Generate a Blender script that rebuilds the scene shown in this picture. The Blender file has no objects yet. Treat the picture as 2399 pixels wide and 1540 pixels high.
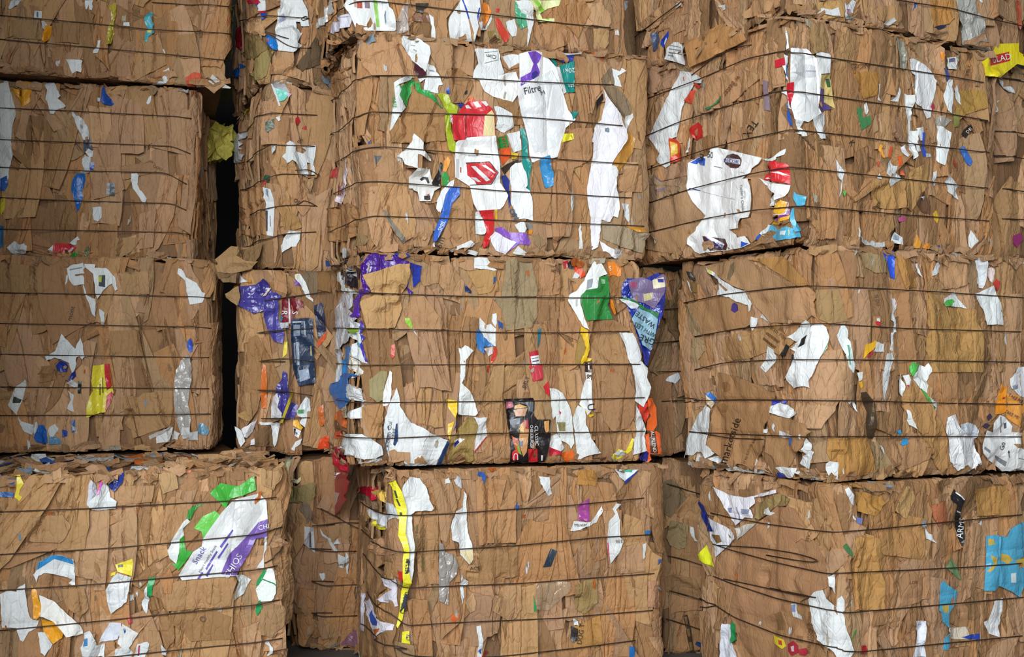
import bpy, bmesh, math, random
import numpy as np
from mathutils import Vector
from mathutils.geometry import delaunay_2d_cdt

# ------------------------------------------------------------------ camera, world, light, exposure
SC = bpy.context.scene
COL = SC.collection
IMG_W, IMG_H, FOC = 2399.0, 1540.0, 2750.0
CAM = np.array([0.0, 0.0, 1.16])
PITCH = math.atan(100.0 / FOC)
cam_data = bpy.data.cameras.new('camera')
cam_data.sensor_width = 36.0
cam_data.lens = FOC * 36.0 / IMG_W
cam = bpy.data.objects.new('camera', cam_data)
cam.location = CAM
cam.rotation_euler = (math.pi / 2 + PITCH, 0, 0)
COL.objects.link(cam)
SC.camera = cam
SC.view_settings.view_transform = 'Standard'
SC.view_settings.look = 'None'
SC.view_settings.gamma = 1.0
SC.view_settings.exposure = 0.0
try:
    SC.view_settings.use_curve_mapping = False
except Exception:
    pass

world = bpy.data.worlds.new('overcast daylight')
SC.world = world
world.use_nodes = True
world.node_tree.nodes['Background'].inputs[0].default_value = (0.88, 0.95, 1.0, 1)
world.node_tree.nodes['Background'].inputs[1].default_value = 0.22


def area_light(name, loc, target, sx, sy, power, col):
    l = bpy.data.lights.new(name, 'AREA')
    l.shape = 'RECTANGLE'
    l.size, l.size_y = sx, sy
    l.energy = power
    l.color = col
    o = bpy.data.objects.new(name, l)
    o.location = loc
    o.rotation_euler = (Vector(target) - Vector(loc)).to_track_quat('-Z', 'Y').to_euler()
    COL.objects.link(o)


area_light('door_daylight', (-0.9, -1.5, 2.5), (0.0, 4.4, 1.3), 4.2, 2.2, 430, (0.95, 0.98, 1.0))

# ------------------------------------------------------------------ helpers
rng = np.random.default_rng(7)
random.seed(7)


def lin(c):
    if isinstance(c, str):
        c = [int(c[i:i + 2], 16) for i in (0, 2, 4)]
    c = np.array(c[:3], float) / 255.0
    return np.where(c <= 0.04045, c / 12.92, ((c + 0.055) / 1.055) ** 2.4)


TAB = np.random.default_rng(3).random((256, 256)) * 2 - 1


def noise(x, y, seed=0):
    x = np.asarray(x, float) + seed * 17.31
    y = np.asarray(y, float) + seed * 9.77
    xi, yi = np.floor(x).astype(int), np.floor(y).astype(int)
    fx, fy = x - xi, y - yi
    fx, fy = fx * fx * (3 - 2 * fx), fy * fy * (3 - 2 * fy)
    a, b = TAB[xi & 255, yi & 255], TAB[(xi + 1) & 255, yi & 255]
    c, d = TAB[xi & 255, (yi + 1) & 255], TAB[(xi + 1) & 255, (yi + 1) & 255]
    return (a + (b - a) * fx) * (1 - fy) + (c + (d - c) * fx) * fy


def in_poly(pts, poly):
    x, y = pts[:, 0], pts[:, 1]
    res = np.zeros(len(pts), bool)
    j = len(poly) - 1
    for i in range(len(poly)):
        xi, yi = poly[i]
        xj, yj = poly[j]
        if yi != yj:
            res ^= ((yi > y) != (yj > y)) & (x < (xj - xi) * (y - yi) / (yj - yi) + xi)
        j = i
    return res


def resample(poly, step, jag=0.0):
    out = []
    n = len(poly)
    for i in range(n):
        a, b = poly[i], poly[(i + 1) % n]
        d = b - a
        L = float(np.hypot(*d))
        k = max(1, int(math.ceil(L / step)))
        for q in range(k):
            p = a + d * (q / k)
            if jag and q:
                p = p + np.array([-d[1], d[0]]) / max(L, 1e-6) * rng.normal(0, jag)
            out.append(p)
    return np.array(out)


def edge_dist(pts, poly):
    best = np.full(len(pts), 1e9)
    for i in range(len(poly)):
        a, b = poly[i], poly[(i + 1) % len(poly)]
        d = b - a
        t = np.clip(((pts - a) @ d) / max(d @ d, 1e-12), 0, 1)
        best = np.minimum(best, np.hypot(*(pts - a - t[:, None] * d).T))
    return best


# ------------------------------------------------------------------ materials
def nt(name):
    m = bpy.data.materials.new(name)
    m.use_nodes = True
    t = m.node_tree
    return m, t, t.nodes['Principled BSDF']


def N(t, kind, **kw):
    n = t.nodes.new(kind)
    for k, v in kw.items():
        setattr(n, k, v)
    return n


def mixmul(t, a, b, fac=1.0):
    n = N(t, 'ShaderNodeMix', data_type='RGBA', blend_type='MULTIPLY')
    n.inputs[0].default_value = fac
    t.links.new(a, n.inputs[6])
    t.links.new(b, n.inputs[7])
    return n.outputs[2]


def ramp(t, src, stops):
    r = N(t, 'ShaderNodeValToRGB')
    e = r.color_ramp.elements
    while len(e) < len(stops):
        e.new(0.5)
    for el, (p, c) in zip(e, stops):
        el.position = p
        el.color = (c, c, c, 1) if isinstance(c, (int, float)) else (*c, 1)
    t.links.new(src, r.inputs[0])
    return r.outputs[0]


def tex(t, co, scale, detail=3.0, stretch=None, rough=0.55, kind='ShaderNodeTexNoise'):
    if stretch:
        mp = N(t, 'ShaderNodeMapping')
        mp.inputs['Scale'].default_value = stretch
        t.links.new(co, mp.inputs[0])
        co = mp.outputs[0]
    n = N(t, kind)
    n.inputs['Scale'].default_value = scale
    if kind == 'ShaderNodeTexNoise':
        n.inputs['Detail'].default_value = detail
        n.inputs['Roughness'].default_value = rough
    t.links.new(co, n.inputs['Vector'])
    return n


def sheet_material(name, rough, bump_mm, mottle, dirt, spec=0.3, coat=0.0, alpha=1.0, folds=0.3):
    m, t, b = nt(name)
    at = N(t, 'ShaderNodeAttribute', attribute_name='tint')
    co = N(t, 'ShaderNodeTexCoord').outputs['Object']
    c = at.outputs['Color']
    if mottle:
        c = mixmul(t, c, ramp(t, tex(t, co, 9.0, 4).outputs[0], [(0.3, 1 - mottle), (0.7, 1 + mottle * 0.35)]))
        c = mixmul(t, c, ramp(t, tex(t, co, 14.0, 3, (6, 6, 0.5)).outputs[0], [(0.35, 1 - mottle * 0.6), (0.65, 1.03)]))
    if dirt:
        c = mixmul(t, c, ramp(t, tex(t, co, 5.0, 6, rough=0.7).outputs[0], [(0.30, (1 - dirt, 1 - dirt * 1.05, 1 - dirt * 1.1)), (0.46, 1.0)]))
        c = mixmul(t, c, ramp(t, tex(t, co, 55.0, 4, rough=0.7).outputs[0], [(0.28, 1 - dirt * 0.8), (0.4, 1.0)]))
    t.links.new(c, b.inputs['Base Color'])
    b.inputs['Roughness'].default_value = rough
    b.inputs['Specular IOR Level'].default_value = spec
    b.inputs['Coat Weight'].default_value = coat
    b.inputs['Coat Roughness'].default_value = 0.25
    b.inputs['Alpha'].default_value = alpha
    vo = tex(t, co, 24.0, kind='ShaderNodeTexVoronoi', stretch=(1.5, 1.5, 0.6))
    vo.feature = 'DISTANCE_TO_EDGE'
    v = ramp(t, vo.outputs['Distance'], [(0.0, 0.0), (0.08, 1.0)])
    add = N(t, 'ShaderNodeMath', operation='MULTIPLY_ADD')
    t.links.new(v, add.inputs[0])
    add.inputs[1].default_value = 0.35
    fold = tex(t, co, 13.0, 2, (1.6, 1.6, 0.3), 0.5)
    rid = N(t, 'ShaderNodeMath', operation='MULTIPLY_ADD')
    t.links.new(ramp(t, fold.outputs[0], [(0.36, 0.0), (0.48, 1.0), (0.53, 0.75), (0.7, 1.0)]), rid.inputs[0])
    rid.inputs[1].default_value = folds
    t.links.new(tex(t, co, 30.0, 4).outputs[0], rid.inputs[2])
    t.links.new(rid.outputs[0], add.inputs[2])
    bp = N(t, 'ShaderNodeBump')
    bp.inputs['Strength'].default_value = 1.0
    bp.inputs['Distance'].default_value = bump_mm / 1000.0
    t.links.new(add.outputs[0], bp.inputs['Height'])
    t.links.new(bp.outputs[0], b.inputs['Normal'])
    return m


MAT = {
    'card': sheet_material('cardboard', 0.8, 4.0, 0.07, 0.14, 0.2, folds=0.45),
    'board': sheet_material('smooth cardboard', 0.8, 2.5, 0.05, 0.10, 0.2, folds=0.15),
    'paper': sheet_material('paper', 0.55, 3.2, 0.04, 0.06, 0.3),
    'gloss': sheet_material('coated carton', 0.35, 1.6, 0.03, 0.05, 0.45, 0.15),
    'film': sheet_material('plastic film', 0.2, 5.0, 0.06, 0.0, 0.6, 0.3),
    'clear': sheet_material('clear plastic film', 0.15, 6.0, 0.0, 0.0, 0.7, 0.4, 0.45),
}


def flat_material(name, col, rough, metal=0.0, var=0.0, scale=6.0, bump=0.0):
    m, t, b = nt(name)
    co = N(t, 'ShaderNodeTexCoord').outputs['Object']
    rgb = N(t, 'ShaderNodeRGB')
    rgb.outputs[0].default_value = (*lin(col), 1)
    n = tex(t, co, scale, 5, rough=0.65)
    t.links.new(mixmul(t, rgb.outputs[0], ramp(t, n.outputs[0], [(0.3, 1 - var), (0.7, 1 + var * 0.4)])), b.inputs['Base Color'])
    b.inputs['Roughness'].default_value = rough
    b.inputs['Metallic'].default_value = metal
    if bump:
        bp = N(t, 'ShaderNodeBump')
        bp.inputs['Distance'].default_value = bump
        t.links.new(n.outputs[0], bp.inputs['Height'])
        t.links.new(bp.outputs[0], b.inputs['Normal'])
    return m


WIRE = flat_material('rusty annealed wire', '4a3a2e', 0.55, 0.5, 0.35, 40)
INK = {}


def ink(col):
    if col not in INK:
        INK[col] = flat_material('printing ink ' + col, col, 0.6, 0, 0.12, 30)
    return INK[col]


# ------------------------------------------------------------------ linking
def obj(name, mesh, mats, parent=None, **props):
    o = bpy.data.objects.new(name, mesh)
    COL.objects.link(o)
    if mesh is not None:
        for m in (mats if isinstance(mats, (list, tuple)) else [mats]):
            mesh.materials.append(m)
    o.parent = parent
    for k, v in props.items():
        o[k] = v
    return o


def make_mesh(name, verts, faces, tint=None, smooth=False):
    me = bpy.data.meshes.new(name)
    me.from_pydata([tuple(v) for v in verts], [], faces)
    if tint is not None:
        a = me.attributes.new('tint', 'FLOAT_COLOR', 'FACE')
        tint = np.asarray(tint, np.float32)
        if tint.ndim == 1:
            tint = np.tile(tint[:3], (len(me.polygons), 1))
        buf = np.ones((len(me.polygons), 4), np.float32)
        buf[:, :3] = tint
        a.data.foreach_set('color', buf.ravel())
    if smooth:
        me.polygons.foreach_set('use_smooth', [True] * len(me.polygons))
    me.update()
    return me


def box_mesh(name, x0, x1, y0, y1, z0, z1):
    v = [(x, y, z) for z in (z0, z1) for y in (y0, y1) for x in (x0, x1)]
    f = [(0, 2, 3, 1), (4, 5, 7, 6), (0, 1, 5, 4), (2, 6, 7, 3), (0, 4, 6, 2), (1, 3, 7, 5)]
    return make_mesh(name, v, f)


# ------------------------------------------------------------------ the shed
conc = flat_material('dusty concrete', '6a655e', 0.85, 0, 0.35, 3, 0.004)
shed = flat_material('dark sheet metal', '3b3a38', 0.7, 0.1, 0.3, 2)
obj('floor', box_mesh('floor', -3.4, 5.0, -6, 9, -0.2, 0), conc, kind='structure', label='dusty grey concrete floor under the bales', category='floor')
obj('wall_back', box_mesh('wall_back', -3.4, 5.0, 8.8, 9.0, 0, 5.2), shed, kind='structure', label='dark shed wall behind the stacks', category='wall')
obj('wall_left', box_mesh('wall_left', -3.6, -3.4, 2.0, 9, 0, 5.2), shed, kind='structure', label='dark shed wall beside the left stack', category='wall')
obj('wall_shade_blocker', box_mesh('wall_shade_blocker', -3.4, -1.62, 3.1, 3.3, 0, 5.2), shed, kind='structure', label='unseen wall panel added to shade the left stack', category='wall')  # added out of view to block light and dim the left bales
obj('ceiling', box_mesh('ceiling', -3.6, 5.0, 3.2, 9, 5.2, 5.3), shed, kind='structure', label='dark shed roof over the stacks', category='ceiling')


# ------------------------------------------------------------------ pixels and rays
CP, SP = math.cos(PITCH), math.sin(PITCH)


def rays(px):
    px = np.asarray(px, float)
    dx = (px[:, 0] - (IMG_W / 2)) / FOC
    dy = (IMG_H / 2 - px[:, 1]) / FOC
    return np.stack([dx, CP - SP * dy, SP + CP * dy], 1)


def project(P):
    d = P - CAM
    f = d[:, 1] * CP + d[:, 2] * SP
    u = -d[:, 1] * SP + d[:, 2] * CP
    return np.stack([IMG_W / 2 + FOC * d[:, 0] / f, IMG_H / 2 - FOC * u / f], 1)


GRID = 0.005
RAD = 0.032
BALES = {}
BROWNS = [lin(c) for c in ('b08b64', 'a67f57', 'b8946c', '9c7850', 'ab8256', 'bd986e', 'b58858', 'a2855f', '92714c', 'ad8a66', 'b48f60')]
BROWNS = [c * np.array([1.03, 1.0, 1.08]) for c in BROWNS]


class Bale:
    """A strapped block of cardboard: s runs along its girth (0 at the front edge nearest the camera's left), z up."""

    def __init__(self, key, px, Y, W, rot, D, z0, z1, seed, corner='l'):
        self.key, self.W, self.D, self.H = key, W, D, z1 - z0
        a = math.radians(rot)
        self.ex = np.array([math.cos(a), math.sin(a), 0])
        self.ey = np.array([-math.sin(a), math.cos(a), 0])
        o = np.array([(px - IMG_W / 2) / FOC * Y, Y, z0])
        if corner == 'r':
            o = o - self.ex * W
        self.o = o
        self.seed = seed
        self.wz = []
        self.rng = np.random.default_rng(seed)
        self.ns = int((W + 2 * D) / GRID) + 2
        self.nz = int((self.H + 0.1) / GRID) + 2
        self.G = np.zeros((self.ns, self.nz), np.float32)
        c = self.local(CAM[None])[0]
        self.Gs = self.G
        self.lvis, self.rvis = c[0] < 0, c[0] > W
        BALES[key] = self

    def local(self, P):
        d = P - self.o
        return np.stack([d @ self.ex, d @ self.ey, d[:, 2]], 1)

    def world(self, L):
        return self.o + L[:, :1] * self.ex + L[:, 1:2] * self.ey + L[:, 2:3] * np.array([0, 0, 1.0])

    def macro(self, s, z):
        sd = self.seed
        h = 0.016 * noise(s * 2.1, z * 2.6, sd) + 0.006 * noise(s * 6, z * 3.0, sd + 1)
        r = np.abs(noise(s * 10, z * 2.3, sd + 2))
        h = h + 0.004 * (0.5 - r) + 0.002 * noise(s * 24, z * 12, sd + 3)
        for w in self.wz:
            h = h - 0.005 * np.exp(-((z - w) / 0.014) ** 2)
        e = np.clip(np.minimum(z, self.H - z) / 0.05, 0, 1)
        return h * (0.25 + 0.75 * e)

    def place(self, s, z, off, flat=None):
        """local xyz and normals of girth coordinates."""
        s, z = np.asarray(s, float), np.asarray(z, float)
        W, D, H, r = self.W, self.D, self.H, RAD
        h = self.macro(np.clip(s, -D, W + D), np.clip(z, 0, H)) + off
        if flat is not None:
            if flat == 'f':
                p, n = np.stack([s, 0 * s, z], 1), np.array([0, -1.0, 0])
            elif flat == 'l':
                p, n = np.stack([0 * s, -s, z], 1), np.array([-1.0, 0, 0])
            else:
                p, n = np.stack([0 * s + W, s - W, z], 1), np.array([1.0, 0, 0])
            return p + n * h[:, None], np.tile(n, (len(s), 1))
        x = np.clip(s, 0, W)
        y = np.where(s < 0, -s, np.where(s > W, s - W, 0.0))
        over = np.where(z > H, z - H, np.where(z < 0, -z, 0))
        y = np.where((s >= 0) & (s <= W), y + over, y)
        x = np.where(s < 0, x + over, np.where(s > W, x - over, x))
        zc = np.clip(z, 0, H)
        p = np.stack([x, np.clip(y, 0, D), zc], 1)
        q = np.clip(p, [r, r, r], [W - r, D - r, H - r])
        d = p - q
        n = d / np.maximum(np.linalg.norm(d, axis=1, keepdims=True), 1e-9)
        P = q + n * (r + h)[:, None]
        P[:, 2] = np.clip(P[:, 2], -0.003, H + 0.003)
        return P, n

    def cast(self, px, face=None):
        d = rays(px)
        o = self.local(CAM[None])[0]
        dl = np.stack([d @ self.ex, d @ self.ey, d[:, 2]], 1)
        t = -o[1] / dl[:, 1]
        u, z = o[0] + t * dl[:, 0], o[2] + t * dl[:, 2]
        s = u.copy()
        if self.lvis:
            t2 = -o[0] / np.where(np.abs(dl[:, 0]) < 1e-6, 1e-6, dl[:, 0])
            m = (u < 0) if face is None else np.full(len(u), face == 'l')
            y2 = o[1] + t2 * dl[:, 1]
            m &= (t2 > 0) & (y2 > -0.5) & (y2 < 4)
            s = np.where(m, -y2, s)
            z = np.where(m, o[2] + t2 * dl[:, 2], z)
        if self.rvis:
            t2 = (self.W - o[0]) / np.where(np.abs(dl[:, 0]) < 1e-6, 1e-6, dl[:, 0])
            m = (u > self.W) if face is None else np.full(len(u), face == 'r')
            y2 = o[1] + t2 * dl[:, 1]
            m &= (t2 > 0) & (y2 > -0.5) & (y2 < 4)
            s = np.where(m, self.W + y2, s)
            z = np.where(m, o[2] + t2 * dl[:, 2], z)
        return np.stack([s, z], 1)

    def from_px(self, px, off=None, flat=None):
        px = np.asarray(px, float)
        cur = px.copy()
        fixed = off is not None
        for _ in range(5):
            sz = self.cast(cur, flat)
            if not fixed:
                off = self.sample(self.Gs, 0, 0, sz[:, 0], sz[:, 1]) + 0.003
            P, _n = self.place(sz[:, 0], sz[:, 1], off, flat)
            cur = px + np.clip(cur + 0.8 * (px - project(self.world(P))) - px, -40, 40)
        sz = self.cast(cur, flat)
        if len(sz) > 8 and flat is None:  # round the bale's corner without jumps
            for _ in range(6):
                avg = 0.5 * (np.roll(sz, 1, 0) + np.roll(sz, -1, 0))
                lim = 1.3 * np.median(np.hypot(*(sz - np.roll(sz, 1, 0)).T)) + 0.004
                bad = (np.hypot(*(sz - avg).T) > lim) & (np.abs(sz[:, 0]) < 0.09)
                sz[bad] = avg[bad]
        return sz

    # height map of what already lies on the bale
    def cells(self, lo, hi):
        i0, i1 = max(0, int((lo[0] + self.D) / GRID) - 4), min(self.ns, int((hi[0] + self.D) / GRID) + 6)
        j0, j1 = max(0, int((lo[1] + 0.05) / GRID) - 4), min(self.nz, int((hi[1] + 0.05) / GRID) + 6)
        i0, j0 = min(i0, self.ns - 2), min(j0, self.nz - 2)
        i1, j1 = max(i1, i0 + 2), max(j1, j0 + 2)
        return i0, max(i1, i0 + 1), j0, max(j1, j0 + 1)

    def sample(self, A, i0, j0, s, z):
        fi = np.clip((np.asarray(s) + self.D) / GRID - i0, 0, A.shape[0] - 1.001)
        fj = np.clip((np.asarray(z) + 0.05) / GRID - j0, 0, A.shape[1] - 1.001)
        i, j = fi.astype(int), fj.astype(int)
        i1, j1 = np.minimum(i + 1, A.shape[0] - 1), np.minimum(j + 1, A.shape[1] - 1)
        a, b = fi - i, fj - j
        return (A[i, j] * (1 - a) + A[i1, j] * a) * (1 - b) + (A[i, j1] * (1 - a) + A[i1, j1] * a) * b

    def smooth(self):
        self.Gs = blur(dilate(self.G, 4), 14)

    def top(self, s, z):
        return self.sample(self.G, 0, 0, s, z)


def dilate(A, k):
    for _ in range(k):
        B = np.pad(A, 1, mode='edge')
        A = np.maximum.reduce([B[1:-1, 1:-1], B[2:, 1:-1], B[:-2, 1:-1], B[1:-1, 2:], B[1:-1, :-2]])
    return A


def blur(A, k):
    for _ in range(k):
        B = np.pad(A, 1, mode='edge')
        A = (B[1:-1, 1:-1] * 2 + B[2:, 1:-1] + B[:-2, 1:-1] + B[1:-1, 2:] + B[1:-1, :-2]) / 6
    return A


def triangulate(poly, step, overlays=(), jitter=0.25, extra=None):
    """CDT of an outline (s,z) with printed areas as further constraint loops; returns points, triangles, overlay index of each triangle."""
    step = max(step, 0.004)
    loops = [poly] + list(overlays)
    vs, es = [], []
    for lp in loops:
        k = len(vs)
        vs += [Vector((float(p[0]), float(p[1]))) for p in lp]
        es += [(k + i, k + (i + 1) % len(lp)) for i in range(len(lp))]
    lo, hi = poly.min(0), poly.max(0)
    gx, gy = np.meshgrid(np.arange(lo[0], hi[0], step), np.arange(lo[1], hi[1], step * 0.9), indexing='ij')
    gx = gx + (np.arange(gx.shape[1]) % 2)[None] * step * 0.5
    pts = np.stack([gx.ravel(), gy.ravel()], 1) + rng.normal(0, step * jitter * 0.5, (gx.size, 2))
    if len(pts):
        pts = pts[in_poly(pts, poly)]
    if len(pts):
        pts = pts[edge_dist(pts, poly) > step * 0.35]
    if extra is not None and len(extra):
        ex = extra[in_poly(extra, poly)]
        if len(ex):
            ex = ex[edge_dist(ex, poly) > 0.0015]
        if len(ex) and len(pts):
            d2 = ((pts[:, None, :] - ex[None]) ** 2).sum(2).min(1)
            pts = pts[d2 > 0.006 ** 2]
        vs += [Vector((float(p[0]), float(p[1]))) for p in ex]
    vs += [Vector((float(p[0]), float(p[1]))) for p in pts]
    v, _e, f, *_ = delaunay_2d_cdt(vs, es, [], 0, 1e-5)
    v = np.array([(p[0], p[1]) for p in v])
    tri = np.array([t for t in f if len(t) == 3], int)
    if not len(tri):
        return v, tri, np.zeros(0, int)
    c = v[tri].mean(1)
    keep = in_poly(c, poly)
    tri, c = tri[keep], c[keep]
    # keep one connected piece
    root = np.arange(len(v))
    for _ in range(200):
        m = root[tri].min(1)
        new = root.copy()
        for q in range(3):
            np.minimum.at(new, tri[:, q], m)
        new = new[new]
        if (new == root).all():
            break
        root = new
    lab = root[tri[:, 0]]
    big = np.bincount(lab).argmax()
    tri, c = tri[lab == big], c[lab == big]
    used = np.unique(tri)
    remap = np.zeros(len(v), int)
    remap[used] = np.arange(len(used))
    v, tri = v[used], remap[tri]
    which = np.zeros(len(tri), int)
    for k, lp in enumerate(overlays):
        which[in_poly(c, lp)] = k + 1
    return v, tri, which


def skirted(P, n, tri, depth):
    """close a sheet's rim with a strip turned back by its thickness."""
    count = {}
    for t in tri:
        for a, b in ((t[0], t[1]), (t[1], t[2]), (t[2], t[0])):
            k = (min(a, b), max(a, b))
            count[k] = None if k in count else (a, b)
    rim = [e for e in count.values() if e]
    ids = sorted({i for e in rim for i in e})
    new = {i: len(P) + k for k, i in enumerate(ids)}
    V = np.concatenate([P, P[ids] - n[ids] * depth]) if ids else P
    F = [tuple(t) for t in tri] + [(b, a, new[a], new[b]) for a, b in rim]
    return V, F, len(rim)


def orient(V, F, n):
    return F


def lay_sheet(b, name, poly, off_fn, tint, mat, step, depth, overlays=(), over_cols=(), flat=None, extra=None, into=None, **props):
    v, tri, which = triangulate(poly, step, overlays, 0.25, extra)
    if not len(tri):
        return None
    off = off_fn(v[:, 0], v[:, 1])
    P, n = b.place(v[:, 0], v[:, 1], off, flat)
    # make triangles face outwards
    a = np.cross(P[tri[:, 1]] - P[tri[:, 0]], P[tri[:, 2]] - P[tri[:, 0]])
    flip = (a * n[tri[:, 0]]).sum(1) < 0
    tri[flip] = tri[flip][:, ::-1]
    V, F, nr = skirted(P, n, [list(map(int, t)) for t in tri], depth)
    cols = np.concatenate([[tint], np.asarray(over_cols).reshape(-1, 3)])[which]
    rim_c = np.asarray(tint) * 0.93
    cols = np.concatenate([cols, np.tile(rim_c, (nr, 1))])
    W = b.world(V) - b.base
    if into is not None:
        k = sum(len(x) for x in into[0])
        into[0].append(W)
        into[1] += [tuple(i + k for i in f) for f in F]
        into[2].append(cols)
        return None
    me = make_mesh(name, W, F, cols)
    return obj(name, me, mat, b.root, **props)


def make_creases(r, cs, cz, w, h, ang, n, dmin=0.003, dmax=0.008, step=None):
    """fold lines running along a sheet: rows of points for the mesh, and the groove they press into it."""
    ca, sa = math.cos(ang), math.sin(ang)
    lines, rows = [], []
    for _ in range(n):
        c0, sl, bow = r.uniform(-0.45, 0.45) * w, r.normal(0, 0.10), r.normal(0, 0.5)
        v0, v1 = (-0.6, 0.6) if r.random() < 0.6 else sorted(r.uniform(-0.6, 0.6, 2))
        lines.append((c0, sl, bow, v0 * h, v1 * h, r.uniform(dmin, dmax), r.choice([-1, 1]) * r.uniform(0.0, 0.006) if step is None else r.uniform(0, step)))
        vv = np.arange(v0 * h, v1 * h, 0.012)
        for o in (-0.006, -0.0005, 0.006):
            u = c0 + sl * vv + bow * vv * vv + o + r.normal(0, 0.0008, len(vv))
            rows.append(np.stack([cs + u * ca - vv * sa, cz + u * sa + vv * ca], 1))

    def groove(s, z):
        u = (s - cs) * ca + (z - cz) * sa
        v = -(s - cs) * sa + (z - cz) * ca
        g = np.zeros_like(u)
        for c0, sl, bow, v0, v1, d, stepup in lines:
            x = u - c0 - sl * v - bow * v * v
            fade = np.clip((v - v0) / 0.03, 0, 1) * np.clip((v1 - v) / 0.03, 0, 1)
            g = g + fade * (-d * np.maximum(0, 1 - np.abs(x) / 0.0062) + 0.35 * d * np.exp(-((np.abs(x) - 0.011) / 0.007) ** 2) + stepup * np.clip(x / 0.006, 0, 1))
        return g
    return (np.concatenate(rows) if rows else np.zeros((0, 2))), groove


def random_outline(r, w, h, ang):
    k = r.integers(4, 7)
    base = [(-w / 2, -h / 2), (w / 2, -h / 2), (w / 2, h / 2), (-w / 2, h / 2)]
    pts = [np.array(p) * (1 + r.normal(0, 0.12, 2)) for p in base]
    if k > 4:  # tear a corner off
        i = r.integers(0, 4)
        p0, p1, p2 = pts[i - 1], pts[i], pts[(i + 1) % 4]
        t1, t2 = r.uniform(0.25, 0.8, 2)
        pts[i:i + 1] = [p1 + (p0 - p1) * t1 * 0.6, p1 + (p2 - p1) * t2 * 0.6]
    out = []
    n = len(pts)
    for i in range(n):
        a, c = pts[i], pts[(i + 1) % n]
        d = c - a
        nn = np.array([-d[1], d[0]])
        bow = r.normal(0, 0.05)
        m = 6
        jag = r.choice([0.0006, 0.0008, 0.003])
        L = max(np.hypot(*d), 1e-6)
        for q in range(m):
            f = q / m
            out.append(a + d * f + nn * bow * 4 * f * (1 - f) + (nn / L * r.normal(0, jag) if q else 0))
    out = np.array(out)
    ca, sa = math.cos(ang), math.sin(ang)
    return out @ np.array([[ca, sa], [-sa, ca]])


def random_sheets(b, n, size=1.0, under=False):
    r = b.rng
    into = [[], [], []] if under else None
    s0 = -(0.95 * b.D) if b.lvis else -0.06
    s1 = b.W + (0.95 * b.D if b.rvis else 0.06)
    cand = []
    nx = max(2, int(round(math.sqrt(n * (s1 - s0) / b.H / 1.6))))
    ny = max(2, int(math.ceil(n / nx)))
    for i in range(nx):
        for j in range(ny):
            cand.append((s0 + (i + r.uniform(0, 1)) / nx * (s1 - s0), (j + r.uniform(0, 1)) / ny * b.H))
    r.shuffle(cand)
    cand = cand[:n]
    for k, (cs, cz) in enumerate(cand):
        big = 1 - k / len(cand)
        w = r.uniform(0.05, 0.14) * (0.75 + 0.6 * big) * size
        h = r.uniform(0.18, 0.44) * (0.75 + 0.6 * big) * size
        ang = r.normal(0, 0.13) if r.random() < 0.85 else r.normal(0, 0.7)
        poly = random_outline(r, w, h, ang) + [cs, cz]
        poly[:, 1] = np.clip(poly[:, 1], -0.015, b.H + 0.015)
        poly[:, 0] = np.clip(poly[:, 0], s0 - 0.05, s1 + 0.05)
        base = r.uniform(-0.006, 0.006) if under else r.uniform(0.003, 0.022)
        gu, gv = r.normal(0, 0.17), r.normal(0, 0.04)
        extra, groove = make_creases(r, cs, cz, w, h, ang, int(r.integers(2, 6)))
        curl = r.normal(0, 0.9)
        ca, sa = math.cos(ang), math.sin(ang)
        cr = [(r.normal(0, w * 0.3), r.normal(0, 0.25), r.normal(0, 0.12)) for _ in range(r.integers(1, 4))]
        sd = int(r.integers(1, 200))
        amp = r.uniform(0.002, 0.006)
        lip = r.choice([-1, 1, 0])
        lh = r.uniform(0.004, 0.014)

        def off(s, z, cs=cs, cz=cz, base=base, gu=gu, gv=gv, curl=curl, ca=ca, sa=sa, cr=cr, sd=sd, amp=amp, lip=lip, lh=lh, w=w, groove=groove):
            u = (s - cs) * ca + (z - cz) * sa
            v = -(s - cs) * sa + (z - cz) * ca
            o = base + gu * u + gv * v + curl * u * u
            for c0, sl, k in cr:
                o = o + k * np.maximum(0, u - c0 - sl * v)
            o = o + amp * noise(u * 22, v * 6, sd) * 1.2 + 0.0025 * noise(u * 50, v * 25, sd + 5)
            if lip:
                o = o + lh * np.clip((lip * u - w * 0.36) / 0.018, 0, 1) ** 2
            return np.clip(o, -0.02, 0.034) + groove(s, z)
        tint = BROWNS[r.integers(len(BROWNS))] * r.uniform(0.88, 1.15)
        lay_sheet(b, 'cardboard_sheet', poly, off, tint, MAT['card'], 0.022 if under else 0.017, 0.009, extra=extra, into=into)
        i0, i1, j0, j1 = b.cells(poly.min(0), poly.max(0))
        gs, gz = np.meshgrid(np.arange(i0, i1) * GRID - b.D, np.arange(j0, j1) * GRID - 0.05, indexing='ij')
        ins = in_poly(np.stack([gs.ravel(), gz.ravel()], 1), poly).reshape(gs.shape)
        o = off(gs, gz)
        A = b.G[i0:i1, j0:j1]
        A[ins] = np.maximum(A[ins], o[ins])
    if under:
        obj('cardboard_layers', make_mesh('cardboard_layers', np.concatenate(into[0]), into[1], np.concatenate(into[2])), MAT['card'], b.root, kind='stuff')


KIND = {'d': ('cardboard_sheet', 'board', 0.005), 'p': ('paper_scrap', 'paper', 0.0012), 'c': ('cardboard_sheet', 'card', 0.005), 'f': ('plastic_film', 'film', 0.001),
        'k': ('carton_panel', 'gloss', 0.003), 'b': ('plastic_bag', 'film', 0.001), 't': ('tape_strip', 'clear', 0.0006),
        'l': ('paper_label', 'paper', 0.0008), 'q': ('crumpled_paper', 'paper', 0.001)}


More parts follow.
